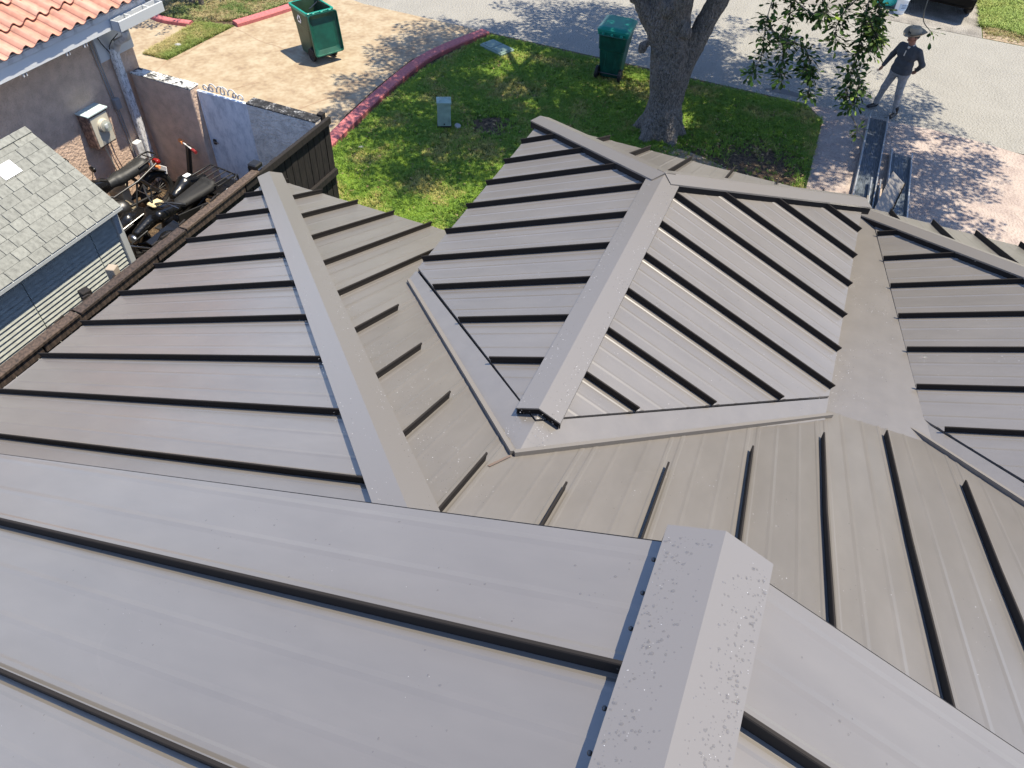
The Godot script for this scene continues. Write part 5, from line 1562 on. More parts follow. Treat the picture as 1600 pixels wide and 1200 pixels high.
func motorcycle():
	# local x forwards, y up; wheels in the xy plane
	var o := thing("motorcycle", "black motorcycle with long grey seat and rear rack, parked nose into the shed", "motorcycle", V(-8.87, 0, 6.62), heading(-0.10, -1.0) * Basis(Vector3.RIGHT, 0.10))
	wheel(o, Vector3(-0.62, 0.31, 0), 0.31, 0.10, M.rubber, M.steel, 20)
	wheel(o, Vector3(0.72, 0.31, 0), 0.31, 0.085, M.rubber, M.steel, 20)
	var st := skin([[Vector3(-0.55, 0.80, -0.03), Vector3(-0.55, 0.80, 0.03), 0.085, 0.085], [Vector3(-0.52, 0.79, -0.045), Vector3(-0.1, 0.775, -0.04), 0.085, 0.08], [Vector3(-0.52, 0.79, 0.045), Vector3(-0.1, 0.775, 0.04), 0.085, 0.08], [Vector3(-0.1, 0.77, 0), Vector3(0.22, 0.78, 0), 0.095, 0.06]], 0.02, 0.05)
	obj("seat", st, M.seat, o)
	obj("fuel_tank", skin([[Vector3(0.16, 0.80, 0), Vector3(0.45, 0.85, 0), 0.10, 0.12], [Vector3(0.40, 0.80, -0.05), Vector3(0.40, 0.80, 0.05), 0.11, 0.11]], 0.022, 0.06), M.gloss_black, o)
	obj("engine", skin([[Vector3(0.10, 0.40, -0.10), Vector3(0.10, 0.40, 0.10), 0.13, 0.13], [Vector3(0.2, 0.5, 0), Vector3(0.3, 0.66, 0), 0.10, 0.09]], 0.025, 0.05), M.steel, o)
	for z in [-0.11, 0.11]:
		tubem("frame_rail", [Vector3(-0.72, 0.74, z * 0.9), Vector3(-0.3, 0.66, z * 1.2), Vector3(0.15, 0.62, z), Vector3(0.42, 0.80, z * 0.4)], [0.016], M.steel, o)
		tubem("frame_rail", [Vector3(-0.3, 0.66, z), Vector3(-0.12, 0.30, z), Vector3(0.3, 0.26, z), Vector3(0.48, 0.85, z * 0.3)], [0.016], M.black, o)
		tubem("fork", [Vector3(0.46, 0.95, z * 0.8), Vector3(0.72, 0.31, z * 0.75)], [0.022, 0.026], M.chrome, o)
		tubem("swingarm", [Vector3(-0.05, 0.36, z * 0.9), Vector3(-0.62, 0.31, z * 0.75)], [0.022], M.black, o)
		tubem("shock", [Vector3(-0.35, 0.66, z * 1.15), Vector3(-0.55, 0.36, z * 1.1)], [0.028], M.chrome, o)
		tubem("turn_signal", [Vector3(-0.70, 0.70, z * 0.6), Vector3(-0.71, 0.70, z * 1.5)], [0.022, 0.028], M.orange, o)
	tubem("rear_rack", [Vector3(-0.40, 0.83, -0.13), Vector3(-0.70, 0.86, -0.13), Vector3(-0.78, 0.87, -0.08), Vector3(-0.78, 0.87, 0.08), Vector3(-0.70, 0.86, 0.13), Vector3(-0.40, 0.83, 0.13)], [0.013], M.black, o)
	tubem("rear_rack", [Vector3(-0.68, 0.86, -0.12), Vector3(-0.68, 0.86, 0.12)], [0.009], M.black, o)
	obj("tail_light", skin([[Vector3(-0.80, 0.72, -0.03), Vector3(-0.80, 0.72, 0.03), 0.045, 0.045]], 0.015, 0.01), M.red, o)
	bxm("rear_fender", Vector3(-0.74, 0.60, 0), Vector3(0.34, 0.02, 0.15), M.gloss_black, o, Basis(Vector3(0, 0, 1), 0.55), 0.006)
	bxm("front_fender", Vector3(0.72, 0.64, 0), Vector3(0.42, 0.02, 0.12), M.gloss_black, o, Basis(Vector3(0, 0, 1), -0.15), 0.006)
	bxm("number_plate", Vector3(-0.86, 0.55, 0), Vector3(0.01, 0.11, 0.17), M.paper, o, Basis(Vector3(0, 0, 1), 0.3), 0.002)
	tubem("exhaust", [Vector3(0.3, 0.30, 0.14), Vector3(-0.1, 0.26, 0.16), Vector3(-0.45, 0.36, 0.17), Vector3(-0.85, 0.46, 0.17)], [0.022, 0.024, 0.045, 0.05], M.black, o, 10)
	tubem("handlebar", [Vector3(0.28, 1.02, -0.36), Vector3(0.40, 1.04, -0.2), Vector3(0.45, 0.97, -0.06), Vector3(0.45, 0.97, 0.06), Vector3(0.40, 1.04, 0.2), Vector3(0.28, 1.02, 0.36)], [0.012], M.chrome, o)
	for z in [-1.0, 1.0]:
		tubem("grip", [Vector3(0.34, 1.03, z * 0.26), Vector3(0.28, 1.02, z * 0.37)], [0.019], M.rubber, o)
		tubem("mirror_stalk", [Vector3(0.38, 1.04, z * 0.2), Vector3(0.36, 1.20, z * 0.28)], [0.006], M.chrome, o, 5)
		var mb := MB.new()
		mb.ball(Vector3(0.36, 1.22, z * 0.29), Vector3(0.025, 0.045, 0.07), Basis(), 12, 8)
		obj("mirror", mb, M.gloss_black, o)
	var hl := MB.new()
	hl.ball(Vector3(0.60, 0.86, 0), Vector3(0.09, 0.09, 0.09), Basis(), 14, 10)
	obj("headlight", hl, M.chrome, o)

func quad_bike():
	var o := thing("quad_bike", "black quad bike with tan patch on its tank between motorcycle and fence", "quad bike", V(-7.75, 0, 6.55), heading(-0.12, -1.0))
	for q in [[0.55, 0.40], [0.55, -0.40], [-0.55, 0.42], [-0.55, -0.42]]:
		wheel(o, Vector3(q[0], 0.26, q[1]), 0.26, 0.20, M.rubber, M.steel, 5)
	for z in [-0.40, 0.40]:
		obj("front_fender", skin([[Vector3(0.30, 0.60, z), Vector3(0.52, 0.66, z), 0.10, 0.11], [Vector3(0.52, 0.66, z), Vector3(0.80, 0.58, z), 0.11, 0.08]], 0.03, 0.05), M.gloss_black, o)
		obj("rear_fender", skin([[Vector3(-0.30, 0.64, z * 0.9), Vector3(-0.55, 0.70, z), 0.09, 0.12], [Vector3(-0.55, 0.70, z), Vector3(-0.85, 0.64, z * 0.9), 0.12, 0.08]], 0.03, 0.05), M.gloss_black, o)
	obj("seat", skin([[Vector3(-0.62, 0.775, -0.10), Vector3(-0.10, 0.755, -0.06), 0.065, 0.055], [Vector3(-0.62, 0.775, 0.10), Vector3(-0.10, 0.755, 0.06), 0.065, 0.055], [Vector3(-0.62, 0.78, 0), Vector3(-0.05, 0.765, 0), 0.07, 0.05], [Vector3(-0.66, 0.82, -0.09), Vector3(-0.66, 0.82, 0.09), 0.05, 0.05]], 0.024, 0.05), M.rubber, o)
	obj("fuel_tank", skin([[Vector3(0.02, 0.76, -0.05), Vector3(0.34, 0.82, -0.09), 0.07, 0.09], [Vector3(0.02, 0.76, 0.05), Vector3(0.34, 0.82, 0.09), 0.07, 0.09], [Vector3(0.34, 0.80, 0), Vector3(0.70, 0.70, 0), 0.10, 0.07]], 0.024, 0.05), M.gloss_black, o)
	for z in [-1.0, 1.0]:
		bxm("fender_panel", Vector3(0.50, 0.70, z * 0.36), Vector3(0.52, 0.018, 0.26), M.gloss_black, o, Basis(Vector3(0, 0, 1), -0.12) * Basis(Vector3.RIGHT, z * 0.2), 0.006)
		bxm("side_panel", Vector3(-0.15, 0.62, z * 0.17), Vector3(0.55, 0.16, 0.02), M.black, o, Basis(Vector3(0, 0, 1), 0.15), 0.006)
		bxm("foot_board", Vector3(-0.05, 0.30, z * 0.34), Vector3(0.40, 0.02, 0.20), M.steel, o, Basis(), 0.004)
		tubem("bumper_bar", [Vector3(0.70, 0.45, z * 0.12), Vector3(0.92, 0.55, z * 0.16), Vector3(0.90, 0.72, z * 0.14), Vector3(0.62, 0.76, z * 0.14)], [0.013], M.black, o)
	bxm("tank_patch", Vector3(0.26, 0.945, 0.02), Vector3(0.20, 0.05, 0.15), M.tan, o, Basis(Vector3(0, 0, 1), 0.1), 0.02)
	obj("engine", skin([[Vector3(0.0, 0.42, -0.12), Vector3(0.05, 0.42, 0.12), 0.16, 0.16]], 0.035, 0.05), M.steel, o)
	for z in [-0.14, 0.14]:
		tubem("frame_rail", [Vector3(-0.75, 0.55, z), Vector3(-0.2, 0.34, z), Vector3(0.4, 0.30, z), Vector3(0.8, 0.52, z)], [0.02], M.black, o)
		tubem("grip", [Vector3(0.16, 1.01, z * 2.0), Vector3(0.10, 1.0, z * 3.0)], [0.02], M.rubber, o)
		tubem("brake_lever", [Vector3(0.24, 1.02, z * 1.5), Vector3(0.22, 1.0, z * 2.9)], [0.007], M.chrome, o, 5)
		tubem("arm", [Vector3(0.45, 0.40, z), Vector3(0.55, 0.26, z * 2.6)], [0.018], M.steel, o)
		tubem("shock", [Vector3(0.42, 0.68, z), Vector3(0.53, 0.30, z * 2.3)], [0.03], M.chrome, o)
	tubem("handlebar", [Vector3(0.10, 1.0, -0.42), Vector3(0.24, 1.03, -0.2), Vector3(0.32, 0.96, 0), Vector3(0.24, 1.03, 0.2), Vector3(0.10, 1.0, 0.42)], [0.012], M.steel, o)
	for c in [[0.30, 0.98, 0.02, 0.10, 1.06, 0.25, 0.28, 0.80, 0.14], [0.30, 0.98, -0.02, 0.14, 1.05, -0.25, 0.2, 0.7, -0.16], [0.1, 0.9, 0.1, -0.1, 0.86, 0.2, -0.3, 0.6, 0.2]]:
		tubem("cable", [Vector3(c[0], c[1], c[2]), Vector3(c[3], c[4], c[5]), Vector3(c[6], c[7], c[8])], [0.007], M.black, o, 5)
	tubem("rear_rack", [Vector3(-0.6, 0.86, -0.26), Vector3(-0.98, 0.86, -0.26), Vector3(-0.98, 0.86, 0.26), Vector3(-0.6, 0.86, 0.26)], [0.013], M.black, o)
	for i in 4:
		tubem("rear_rack", [Vector3(-0.62, 0.86, -0.18 + i * 0.12), Vector3(-0.98, 0.86, -0.18 + i * 0.12)], [0.009], M.black, o, 5)
	bxm("label_sticker", Vector3(-0.60, 0.829, 0.37), Vector3(0.10, 0.012, 0.08), M.paper, o, Basis(), 0.002)
	var hl := MB.new()
	hl.ball(Vector3(0.78, 0.66, 0), Vector3(0.06, 0.07, 0.09), Basis(), 14, 10)
	obj("headlight", hl, M.chrome, o)
	tubem("muffler", [Vector3(-0.2, 0.5, 0.2), Vector3(-0.9, 0.6, 0.22)], [0.04, 0.06], M.steel, o, 10)

func clutter():
	motorcycle()
	quad_bike()
	var tb := thing("storage_tote", "black plastic tote with white label and dark blue side behind the quad bike", "box", V(-7.45, 0.0, 7.48), Basis(Vector3.UP, 0.2))
	bxm("tub", Vector3(0, 0.28, 0), Vector3(0.62, 0.56, 0.42), M.navy, tb, Basis(), 0.03)
	bxm("lid", Vector3(0, 0.585, 0), Vector3(0.68, 0.06, 0.47), M.gloss_black, tb, Basis(), 0.02)
	bxm("label", Vector3(-0.06, 0.617, 0.08), Vector3(0.11, 0.004, 0.08), M.paper, tb, Basis(), 0.001)
	# kick scooter standing against the wall
	var sc := thing("kick_scooter", "folding scooter with orange and red grips leaning on the stucco wall", "scooter", V(-8.55, 0, 7.45), heading(0.9, -0.35))
	bxm("column", Vector3(0.0, 0.52, -0.22), Vector3(0.10, 0.86, 0.05), M.black, sc, Basis(Vector3.RIGHT, -0.22), 0.01)
	tubem("handlebar", [Vector3(-0.16, 0.93, -0.30), Vector3(0.18, 0.93, -0.30)], [0.013], M.white, sc)
	tubem("grip", [Vector3(-0.24, 0.93, -0.30), Vector3(-0.13, 0.93, -0.30)], [0.030, 0.030], M.orange, sc, 10)
	tubem("grip", [Vector3(0.14, 0.93, -0.30), Vector3(0.25, 0.93, -0.30)], [0.026, 0.026], mat(Color(0.20, 0.02, 0.02), 0.5), sc, 10)
	bxm("deck", Vector3(0.0, 0.10, 0.22), Vector3(0.16, 0.04, 0.62), M.black, sc, Basis(), 0.012)
	wheel(sc, Vector3(0, 0.09, -0.16), 0.09, 0.035, M.rubber, M.steel, 5, Vector3(1, 0, 0))
	wheel(sc, Vector3(0, 0.09, 0.55), 0.09, 0.035, M.rubber, M.steel, 5, Vector3(1, 0, 0))
	# child's bicycle behind the shed corner
	var bc := thing("bicycle", "small bicycle with white tyres half hidden behind the shed corner", "bicycle", V(-7.35, 0, 5.62), heading(-0.12, 1.0) * Basis(Vector3.RIGHT, -0.12))
	wheel(bc, Vector3(0.16, 0.255, 0), 0.255, 0.055, M.white, M.red, 14)
	wheel(bc, Vector3(-0.68, 0.255, 0), 0.255, 0.055, M.white, M.red, 14)
	tubem("frame_tube", [Vector3(0.08, 0.62, 0), Vector3(-0.30, 0.30, 0), Vector3(-0.68, 0.255, 0.05)], [0.018], M.red, bc)
	tubem("frame_tube", [Vector3(0.05, 0.56, 0), Vector3(-0.42, 0.55, 0), Vector3(-0.30, 0.30, 0)], [0.016], M.red, bc)
	tubem("fork", [Vector3(0.06, 0.70, 0.0), Vector3(0.12, 0.5, 0.045), Vector3(0.16, 0.255, 0.045)], [0.013], M.steel, bc)
	tubem("handlebar", [Vector3(-0.02, 0.78, -0.24), Vector3(0.06, 0.72, 0), Vector3(-0.02, 0.78, 0.24)], [0.011], M.chrome, bc)
	obj("saddle", skin([[Vector3(-0.52, 0.66, 0), Vector3(-0.34, 0.665, 0), 0.06, 0.03]], 0.02, 0.02), M.black, bc)
	tubem("seat_post", [Vector3(-0.42, 0.5, 0), Vector3(-0.45, 0.64, 0)], [0.013], M.chrome, bc)
	# tub leaning on the fence, block under the meter, hook and cap on the fence
	var lt := thing("plastic_tray", "blue grey plastic tray tipped against the inside of the fence", "tray", V(-6.42, 0.62, 7.06), Basis(Vector3.UP, 0.15) * Basis(Vector3(0, 0, 1), 0.75))
	bxm("floor", Vector3(0, 0, 0), Vector3(0.46, 0.02, 0.50), M.bluegrey, lt, Basis(), 0.006)
	for q in [[0.22, 0.0, 0.03, 0.50], [-0.22, 0.0, 0.03, 0.50], [0.0, 0.24, 0.41, 0.03], [0.0, -0.24, 0.41, 0.03]]:
		bxm("rim", Vector3(q[0], 0.045, q[1]), Vector3(q[2], 0.07, q[3]), M.bluegrey, lt, Basis(), 0.01)
	var cb := thing("concrete_block", "small tan concrete block standing under the electricity meter", "block", V(-9.05, 0, 6.75), Basis(Vector3.UP, 0.3))
	bxm("block_body", Vector3(0, 0.28, 0), Vector3(0.22, 0.56, 0.20), mat(Color(0.48, 0.41, 0.29), 0.9), cb, Basis(), 0.01)
	var hk := thing("gate_pull", "black square metal handle fixed on top of the wooden fence", "handle", V(-6.12, 1.80, 6.20), Basis(Vector3.UP, 0.3))
	tubem("loop", [Vector3(0, 0, -0.05), Vector3(0, 0.10, -0.055), Vector3(0, 0.10, 0.055), Vector3(0, 0, 0.05)], [0.012], M.black, hk)
	var fc := thing("post_cap", "black plastic cap on the fence post at the metal roof corner", "post cap", V(-6.10, 1.86, 6.56))
	bxm("cap_body", Vector3(0, 0.02, 0), Vector3(0.14, 0.07, 0.14), M.black, fc, Basis(), 0.015)

# ---------------------------------------------------------------- driveway: metal trays, person, car
func tray(label: String, p: Vector2, q: Vector2, w: float, y0: float, y1: float, wall: float):
	var c := (p + q) / 2
	var x := V(q.x, y1, q.y) - V(p.x, y0, p.y)
	var L := x.length()
	x = x.normalized()
	var z := x.cross(Vector3.UP).normalized()
	var o := thing("metal_trough", label, "sheet metal", V(c.x, (y0 + y1) / 2, c.y), Basis(x, z.cross(x), z), "sheet metal lengths on the pink driveway")
	var mb := MB.new()
	mb.box(Vector3(0, 0.004, 0), Vector3(L, 0.006, w), Basis(), 0.0)
	for i in 3:
		mb.box(Vector3(0, 0.011, -w * 0.25 + i * w * 0.25), Vector3(L * 0.998, 0.006, 0.018), Basis(), 0.002)
	obj("pan", mb, M.galv, o)
	for s in [-1.0, 1.0]:
		var sm := MB.new()
		sm.box(Vector3(0, wall / 2, s * w / 2), Vector3(L, wall, 0.004), Basis(), 0.0)
		sm.box(Vector3(0, wall, s * (w / 2 - 0.008)), Vector3(L, 0.004, 0.02), Basis(), 0.0)
		obj("side_flange", sm, M.zinc, o)

func driveway_things():
	tray("longest dark sheet metal trough, lying towards the street by the man's boots", Vector2(1.58, 12.0), Vector2(1.62, 16.0), 0.36, 0.03, 0.03, 0.11)
	tray("shorter wider sheet metal trough lying to the right of the long one", Vector2(2.16, 11.2), Vector2(2.13, 14.72), 0.38, 0.03, 0.03, 0.10)
	tray("short narrow sheet metal trough stacked inside the long one's near end", Vector2(1.76, 11.0), Vector2(1.74, 13.35), 0.17, 0.06, 0.06, 0.12)
	var s := thing("sheet_offcut", "brown grey flat sheet of roof metal propped on the troughs", "sheet metal", V(1.92, 0.36, 12.35), heading(0.10, 1.0) * Basis(Vector3.RIGHT, 0.55) * Basis(Vector3(0, 0, 1), 0.10))
	bxm("sheet", Vector3(0, 0, 0), Vector3(1.5, 0.005, 0.30), M.bronze, s, Basis(), 0.0)
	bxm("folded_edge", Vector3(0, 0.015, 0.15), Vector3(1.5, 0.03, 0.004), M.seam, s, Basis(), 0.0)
	# bucket and teal bag at the far kerb
	var bk := thing("paint_bucket", "white lidded paint bucket with printed label at the shadow's edge across the street", "bucket", V(1.68, 0, 22.42), Basis(Vector3.UP, 0.4))
	var mb := MB.new()
	mb.lathe([Vector2(0, 0.0), Vector2(0.125, 0.0), Vector2(0.145, 0.33), Vector2(0.152, 0.33), Vector2(0.152, 0.36), Vector2(0.146, 0.375), Vector2(0.0, 0.378)], Vector3.ZERO, Basis(), 20)
	obj("pail", mb, mat(Color(0.72, 0.75, 0.76), 0.4), bk)
	var lb := MB.new()
	lb.lathe([Vector2(0.1375, 0.10), Vector2(0.1465, 0.25)], Vector3.ZERO, Basis(), 10, 1.0, 1.0, 0.5, 2.3)
	obj("label", lb, mat(Color(0.45, 0.58, 0.72), 0.5), bk)
	for i in 3:
		var ln := MB.new()
		var yy := 0.15 + i * 0.035
		ln.lathe([Vector2(0.1415 + i * 0.002, yy), Vector2(0.1420 + i * 0.002, yy + 0.012)], Vector3.ZERO, Basis(), 8, 1.0, 1.0, 0.8, 1.9)
		obj("label_print", ln, mat(Color(0.03, 0.05, 0.12), 0.5), bk)
	tubem("bail", [Vector3(-0.15, 0.33, 0), Vector3(-0.1, 0.40, 0.1), Vector3(0.0, 0.42, 0.13), Vector3(0.1, 0.40, 0.1), Vector3(0.15, 0.33, 0)], [0.004], M.steel, bk, 5)
	var bg := thing("cloth_bag", "teal cloth bag slumped beside the white bucket across the street", "bag", V(1.30, 0, 22.75))
	obj("bag_body", skin([[Vector3(-0.12, 0.14, 0), Vector3(0.12, 0.16, 0.02), 0.15, 0.14], [Vector3(0, 0.2, 0), Vector3(0.03, 0.32, 0.02), 0.12, 0.07]], 0.03, 0.08), M.teal, bg)
	tubem("strap", [Vector3(-0.06, 0.32, 0), Vector3(0.0, 0.46, 0.02), Vector3(0.1, 0.32, 0.03)], [0.012], M.teal, bg, 6)
	car()
	person()

func car():
	var o := thing("black_car", "black sport utility car parked across the street, only its bumper in view", "car", V(2.72, 0, 24.9), heading(0.14, 1.0))
	# local x towards the house front is -x (rear of the car faces us)
	var pr := PackedVector2Array([Vector2(-2.3, 0.34), Vector2(-2.36, 0.55), Vector2(-2.34, 0.80), Vector2(-2.28, 0.98), Vector2(-2.16, 1.10), Vector2(-1.85, 1.62), Vector2(-1.55, 1.72), Vector2(0.2, 1.72), Vector2(0.95, 1.16), Vector2(2.05, 1.0), Vector2(2.28, 0.86), Vector2(2.34, 0.5), Vector2(2.28, 0.32)])
	var mb := MB.new()
	var ring := func(p: Vector2) -> float: return 0.92 if p.y < 1.12 else lerpf(0.92, 0.72, (p.y - 1.12) / 0.6)
	for i in pr.size():
		var p := pr[i]
		var q := pr[(i + 1) % pr.size()]
		var wp: float = ring.call(p)
		var wq: float = ring.call(q)
		var nn := Vector3(q.y - p.y, p.x - q.x, 0) * -1.0
		mb.quad(Vector3(p.x, p.y, -wp), Vector3(q.x, q.y, -wq), Vector3(q.x, q.y, wq), Vector3(p.x, p.y, wp), nn)
	for s in [-1.0, 1.0]:
		var ix := Geometry2D.triangulate_polygon(pr)
		for t in ix.size() / 3:
			var a := pr[ix[t * 3]]
			var b := pr[ix[t * 3 + 1]]
			var c := pr[ix[t * 3 + 2]]
			mb.tri(Vector3(a.x, a.y, s * ring.call(a)), Vector3(b.x, b.y, s * ring.call(b)), Vector3(c.x, c.y, s * ring.call(c)), Vector3(0, 0.2, s))
	obj("body", mb, M.car, o)
	bxm("bumper", Vector3(-2.36, 0.52, 0), Vector3(0.14, 0.26, 1.80), M.car, o, Basis(), 0.05)
	bxm("number_plate", Vector3(-2.39, 0.80, 0), Vector3(0.02, 0.16, 0.31), M.paper, o, Basis(), 0.004)
	for s in [-1.0, 1.0]:
		bxm("tail_light", Vector3(-2.29, 0.92, s * 0.76), Vector3(0.10, 0.20, 0.26), M.red, o, Basis(), 0.03)
		bxm("side_window", Vector3(-0.55, 1.40, s * 0.835), Vector3(1.9, 0.36, 0.02), M.gloss_black, o, Basis(Vector3.RIGHT, -s * 0.32), 0.006)
		bxm("mirror", Vector3(0.7, 1.18, s * 1.02), Vector3(0.12, 0.14, 0.20), M.car, o, Basis(), 0.03)
		for x in [-1.45, 1.45]:
			wheel(o, Vector3(x, 0.35, s * 0.82), 0.35, 0.22, M.rubber, M.steel, 5)
	bxm("rear_window", Vector3(-2.02, 1.37, 0), Vector3(0.02, 0.52, 1.36), M.gloss_black, o, Basis(Vector3(0, 0, 1), -0.54), 0.006)

func person():
	# local x = the person's left, y up, z = where the person faces
	var x := Vector3(0.85, 0, 0.52).normalized()
	var o := thing("person", "man in straw hat, dark grey shirt, grey trousers and boots standing on the street", "person", V(1.705, -0.012, 16.525), Basis(x, Vector3.UP, x.cross(Vector3.UP)).scaled(Vector3(1.02, 0.925, 1.02)))
	var legs := [[Vector3(-0.09, 0.90, 0), Vector3(0.09, 0.90, 0), 0.115, 0.115]]
	for s in [-1.0, 1.0]:
		legs.append([Vector3(s * 0.095, 0.90, 0), Vector3(s * 0.165, 0.50, 0.03), 0.092, 0.066])
		legs.append([Vector3(s * 0.165, 0.50, 0.03), Vector3(s * 0.225, 0.10, -0.01), 0.064, 0.050])
	var torso := [[Vector3(-0.075, 1.00, 0), Vector3(0.075, 1.00, 0), 0.110, 0.110], [Vector3(-0.07, 1.10, 0.01), Vector3(0.07, 1.10, 0.01), 0.115, 0.115], [Vector3(-0.085, 1.28, 0.01), Vector3(0.085, 1.28, 0.01), 0.118, 0.118], [Vector3(-0.11, 1.38, 0.0), Vector3(0.11, 1.38, 0.0), 0.085, 0.085], [Vector3(0, 1.2, 0), Vector3(0, 1.44, 0), 0.11, 0.075]]
	var sh := [Vector3(-0.185, 1.40, 0), Vector3(0.185, 1.40, 0)]
	var el := [Vector3(-0.305, 1.15, -0.03), Vector3(0.315, 1.16, -0.08)]
	var wr := [Vector3(-0.355, 0.915, 0.06), Vector3(0.205, 0.98, -0.19)]
	var arms := []
	for i in 2:
		arms.append([sh[i], el[i], 0.066, 0.048])
		arms.append([el[i], wr[i], 0.047, 0.036])
	var head := [[Vector3(0, 1.42, 0.0), Vector3(-0.005, 1.55, 0.02), 0.060, 0.055]]
	var feet := []
	for s in [-1.0, 1.0]:
		feet.append([Vector3(s * 0.225, 0.055, -0.05), Vector3(s * 0.26, 0.045, 0.15), 0.045, 0.040])
		feet.append([Vector3(s * 0.225, 0.20, -0.01), Vector3(s * 0.228, 0.07, -0.03), 0.056, 0.052])
	var hands := []
	# right hand hangs, half curled; left hand rests behind the back
	for i in 2:
		var w: Vector3 = wr[i]
		var d: Vector3 = (w - el[i]).normalized() if i == 1 else Vector3(-0.10, -0.95, 0.20).normalized()
		var sd := Vector3(0, 0, 1) if i == 0 else Vector3(0.1, 1, 0.2).normalized()
		sd = (sd - d * d.dot(sd)).normalized()
		var inn := d.cross(sd) * (1.0 if i == 0 else -1.0)
		for f in 4:
			var k := w + d * 0.085 + sd * (0.028 - 0.019 * f)
			hands.append([w + sd * (0.012 - 0.008 * f), k, 0.019, 0.014])
			var fl: float = [0.038, 0.043, 0.040, 0.031][f]
			var m := k + (d * 0.9 + inn * 0.35).normalized() * fl
			hands.append([k, m, 0.0105, 0.0095])
			hands.append([m, m + (d * 0.6 + inn * 0.8).normalized() * fl * 0.8, 0.0095, 0.008])
		var tb := w + d * 0.03 + sd * 0.03
		hands.append([tb, tb + (d * 0.7 + sd * 0.7).normalized() * 0.045, 0.014, 0.011])
		hands.append([tb + (d * 0.7 + sd * 0.7).normalized() * 0.045, tb + (d * 0.7 + sd * 0.7).normalized() * 0.045 + (d + inn * 0.3).normalized() * 0.032, 0.011, 0.009])
	var shrink := func(a: Array, r: float) -> Array:
		var out := []
		for b in a:
			out.append([b[0], b[1], b[2] - r, b[3] - r])
		return out
	var inner: Array = shrink.call(legs, 0.014) + shrink.call(torso, 0.014) + shrink.call(arms, 0.010) + head + shrink.call(feet, 0.012)
	var body := skin(inner, 0.014, 0.03)
	var hc := Vector3(-0.012, 1.635, 0.045)
	var tilt := Basis(Vector3(0, 1, 0), -0.45) * Basis(Vector3.RIGHT, 0.22) * Basis(Vector3(0, 0, 1), -0.05)
	var hb := []
	var L := func(v: Vector3) -> Vector3: return hc + tilt * v
	hb.append([L.call(Vector3(0, 0.03, -0.015)), L.call(Vector3(0, 0.02, 0.015)), 0.086, 0.082])
	hb.append([L.call(Vector3(0, -0.04, 0.02)), L.call(Vector3(0, -0.085, 0.045)), 0.066, 0.038])
	hb.append([L.call(Vector3(0, 0.0, 0.09)), L.call(Vector3(0, -0.03, 0.108)), 0.012, 0.016])
	hb.append([L.call(Vector3(-0.045, 0.012, 0.075)), L.call(Vector3(0.045, 0.012, 0.075)), 0.018, 0.018])
	hb.append([L.call(Vector3(-0.018, -0.062, 0.082)), L.call(Vector3(0.018, -0.062, 0.082)), 0.010, 0.010])
	for s in [-1.0, 1.0]:
		hb.append([L.call(Vector3(s * 0.085, 0.015, -0.005)), L.call(Vector3(s * 0.087, -0.025, 0.0)), 0.016, 0.012])
	hb.append([hc + Vector3(0, -0.10, -0.02), hc + Vector3(0, -0.03, -0.01), 0.052, 0.055])
	for part in [skin(hb, 0.006, 0.022), skin(hands, 0.005, 0.010)]:
		body.v.append_array(part.v); body.n.append_array(part.n); body.u.append_array(part.u)
	obj("body", body, M.skin, o)
	for s in [-1.0, 1.0]:
		var e := MB.new()
		e.ball(L.call(Vector3(s * 0.031, 0.004, 0.086)), Vector3.ONE * 0.009, Basis(), 8, 6)
		obj("eye", e, M.black, o)
	var hr := MB.new()
	hr.ball(L.call(Vector3(0, 0.035, -0.022)), Vector3(0.095, 0.085, 0.095), tilt, 16, 10, -0.6, 1.0)
	obj("hair", hr, M.hair, o)
	obj("trousers", skin(legs, 0.014, 0.035), M.trousers, o)
	var stub := []
	for i in 2:
		stub.append([sh[i], el[i], 0.068, 0.052])
		stub.append([el[i], (el[i] as Vector3).lerp(wr[i], 0.96), 0.052, 0.041])
	var shirt := torso.duplicate(true)
	shirt.append([Vector3(-0.08, 0.945, 0), Vector3(0.08, 0.945, 0), 0.122, 0.122])
	for b in shirt:
		b[2] += 0.006; b[3] += 0.006
	obj("shirt", skin(shirt + stub, 0.014, 0.035), M.shirt, o)
	obj("undershirt_collar", skin([[Vector3(-0.045, 1.475, 0.03), Vector3(0.0, 1.435, 0.085), 0.018, 0.018], [Vector3(0.045, 1.475, 0.03), Vector3(0.0, 1.435, 0.085), 0.018, 0.018], [Vector3(-0.05, 1.49, 0.0), Vector3(-0.045, 1.475, 0.03), 0.018, 0.018], [Vector3(0.05, 1.49, 0.0), Vector3(0.045, 1.475, 0.03), 0.018, 0.018]], 0.010, 0.015), M.cream, o)
	bxm("placket", Vector3(0.0, 1.335, 0.138), Vector3(0.020, 0.11, 0.008), M.cream, o, Basis(Vector3.RIGHT, -0.10), 0.003)
	obj("boots", skin(feet, 0.010, 0.02), M.black, o)
	# straw hat
	var top: Vector3 = L.call(Vector3(0, 0.075, -0.01))
	var hat := MB.new()
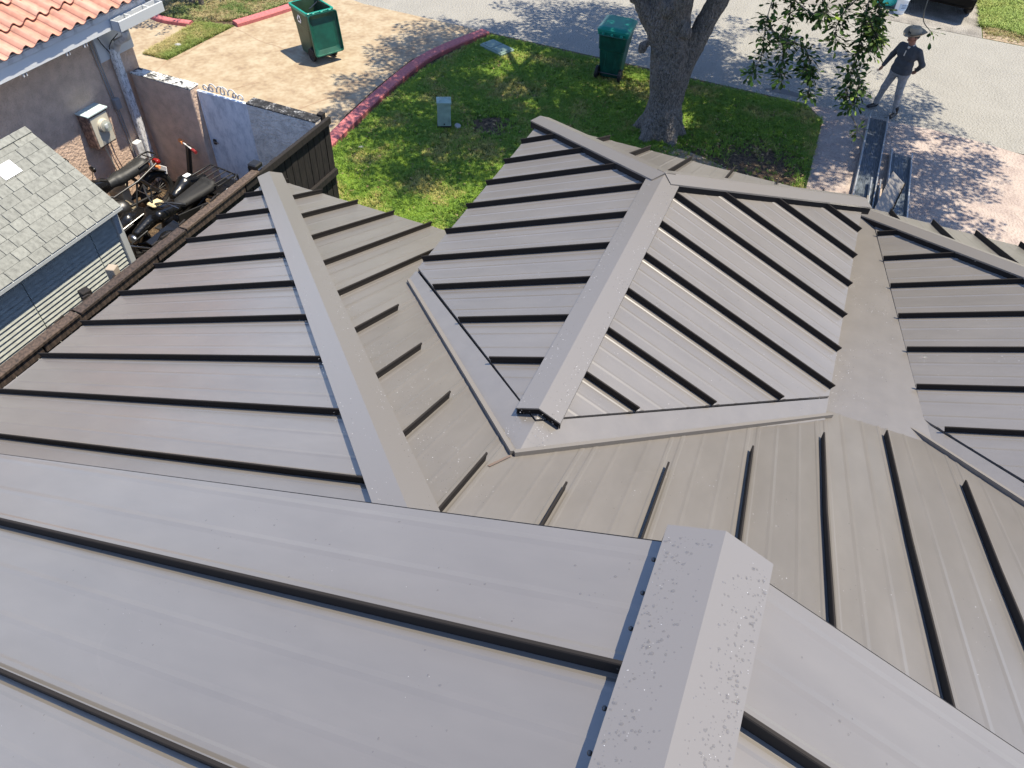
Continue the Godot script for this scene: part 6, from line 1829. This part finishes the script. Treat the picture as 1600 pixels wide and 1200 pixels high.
	var hs := 32
	var prof := [[0.105, 0.0], [0.13, 0.004], [0.162, 0.012], [0.192, 0.028]]
	var hp := func(r: float, y: float, t: float) -> Vector3:
		var curl := maxf(0.0, r - 0.12) * 0.75 * pow(absf(cos(t)), 1.5) - maxf(0.0, r - 0.12) * 0.25 * pow(absf(sin(t)), 2.0)
		return top + tilt * Vector3(r * cos(t), y + curl, r * sin(t) * 1.12)
	var crown := [[0.105, 0.0], [0.102, 0.05], [0.094, 0.10], [0.078, 0.135], [0.045, 0.142], [0.0, 0.122]]
	for set in [prof, crown]:
		for i in set.size() - 1:
			for k in hs:
				var t0 := TAU * k / hs
				var t1 := TAU * (k + 1) / hs
				var q := [hp.call(set[i][0], set[i][1], t0), hp.call(set[i][0], set[i][1], t1), hp.call(set[i + 1][0], set[i + 1][1], t1), hp.call(set[i + 1][0], set[i + 1][1], t0)]
				var md: Vector3 = (q[0] + q[2]) * 0.5 - top
				var hint := tilt.y if set == prof or i > 3 else Vector3(md.x, 0.05, md.z)
				hat.quad(q[0], q[1], q[2], q[3], hint)
				if set == prof:
					var dn: Vector3 = tilt.y * -0.004
					hat.quad(q[0] + dn, q[1] + dn, q[2] + dn, q[3] + dn, -tilt.y)
	var ho := obj("straw_hat", hat, M.straw, o)
	var bd := MB.new()
	for k in hs:
		var t0 := TAU * k / hs
		var t1 := TAU * (k + 1) / hs
		var f := func(t: float, y: float) -> Vector3: return top + tilt * Vector3(0.107 * cos(t), y, 0.107 * 1.12 * sin(t))
		bd.quad(f.call(t0, 0.004), f.call(t1, 0.004), f.call(t1, 0.026), f.call(t0, 0.026), tilt * Vector3(cos(t0), 0, sin(t0)))
	obj("hat_band", bd, mat(Color(0.20, 0.15, 0.10), 0.8), ho)
	var em := MB.new()
	em.box(top + tilt * Vector3(0, 0.058, 0.119), Vector3(0.075, 0.038, 0.006), tilt * Basis(Vector3.RIGHT, -0.15), 0.002)
	obj("hat_patch", em, mat(grey(0.03), 0.8), ho)
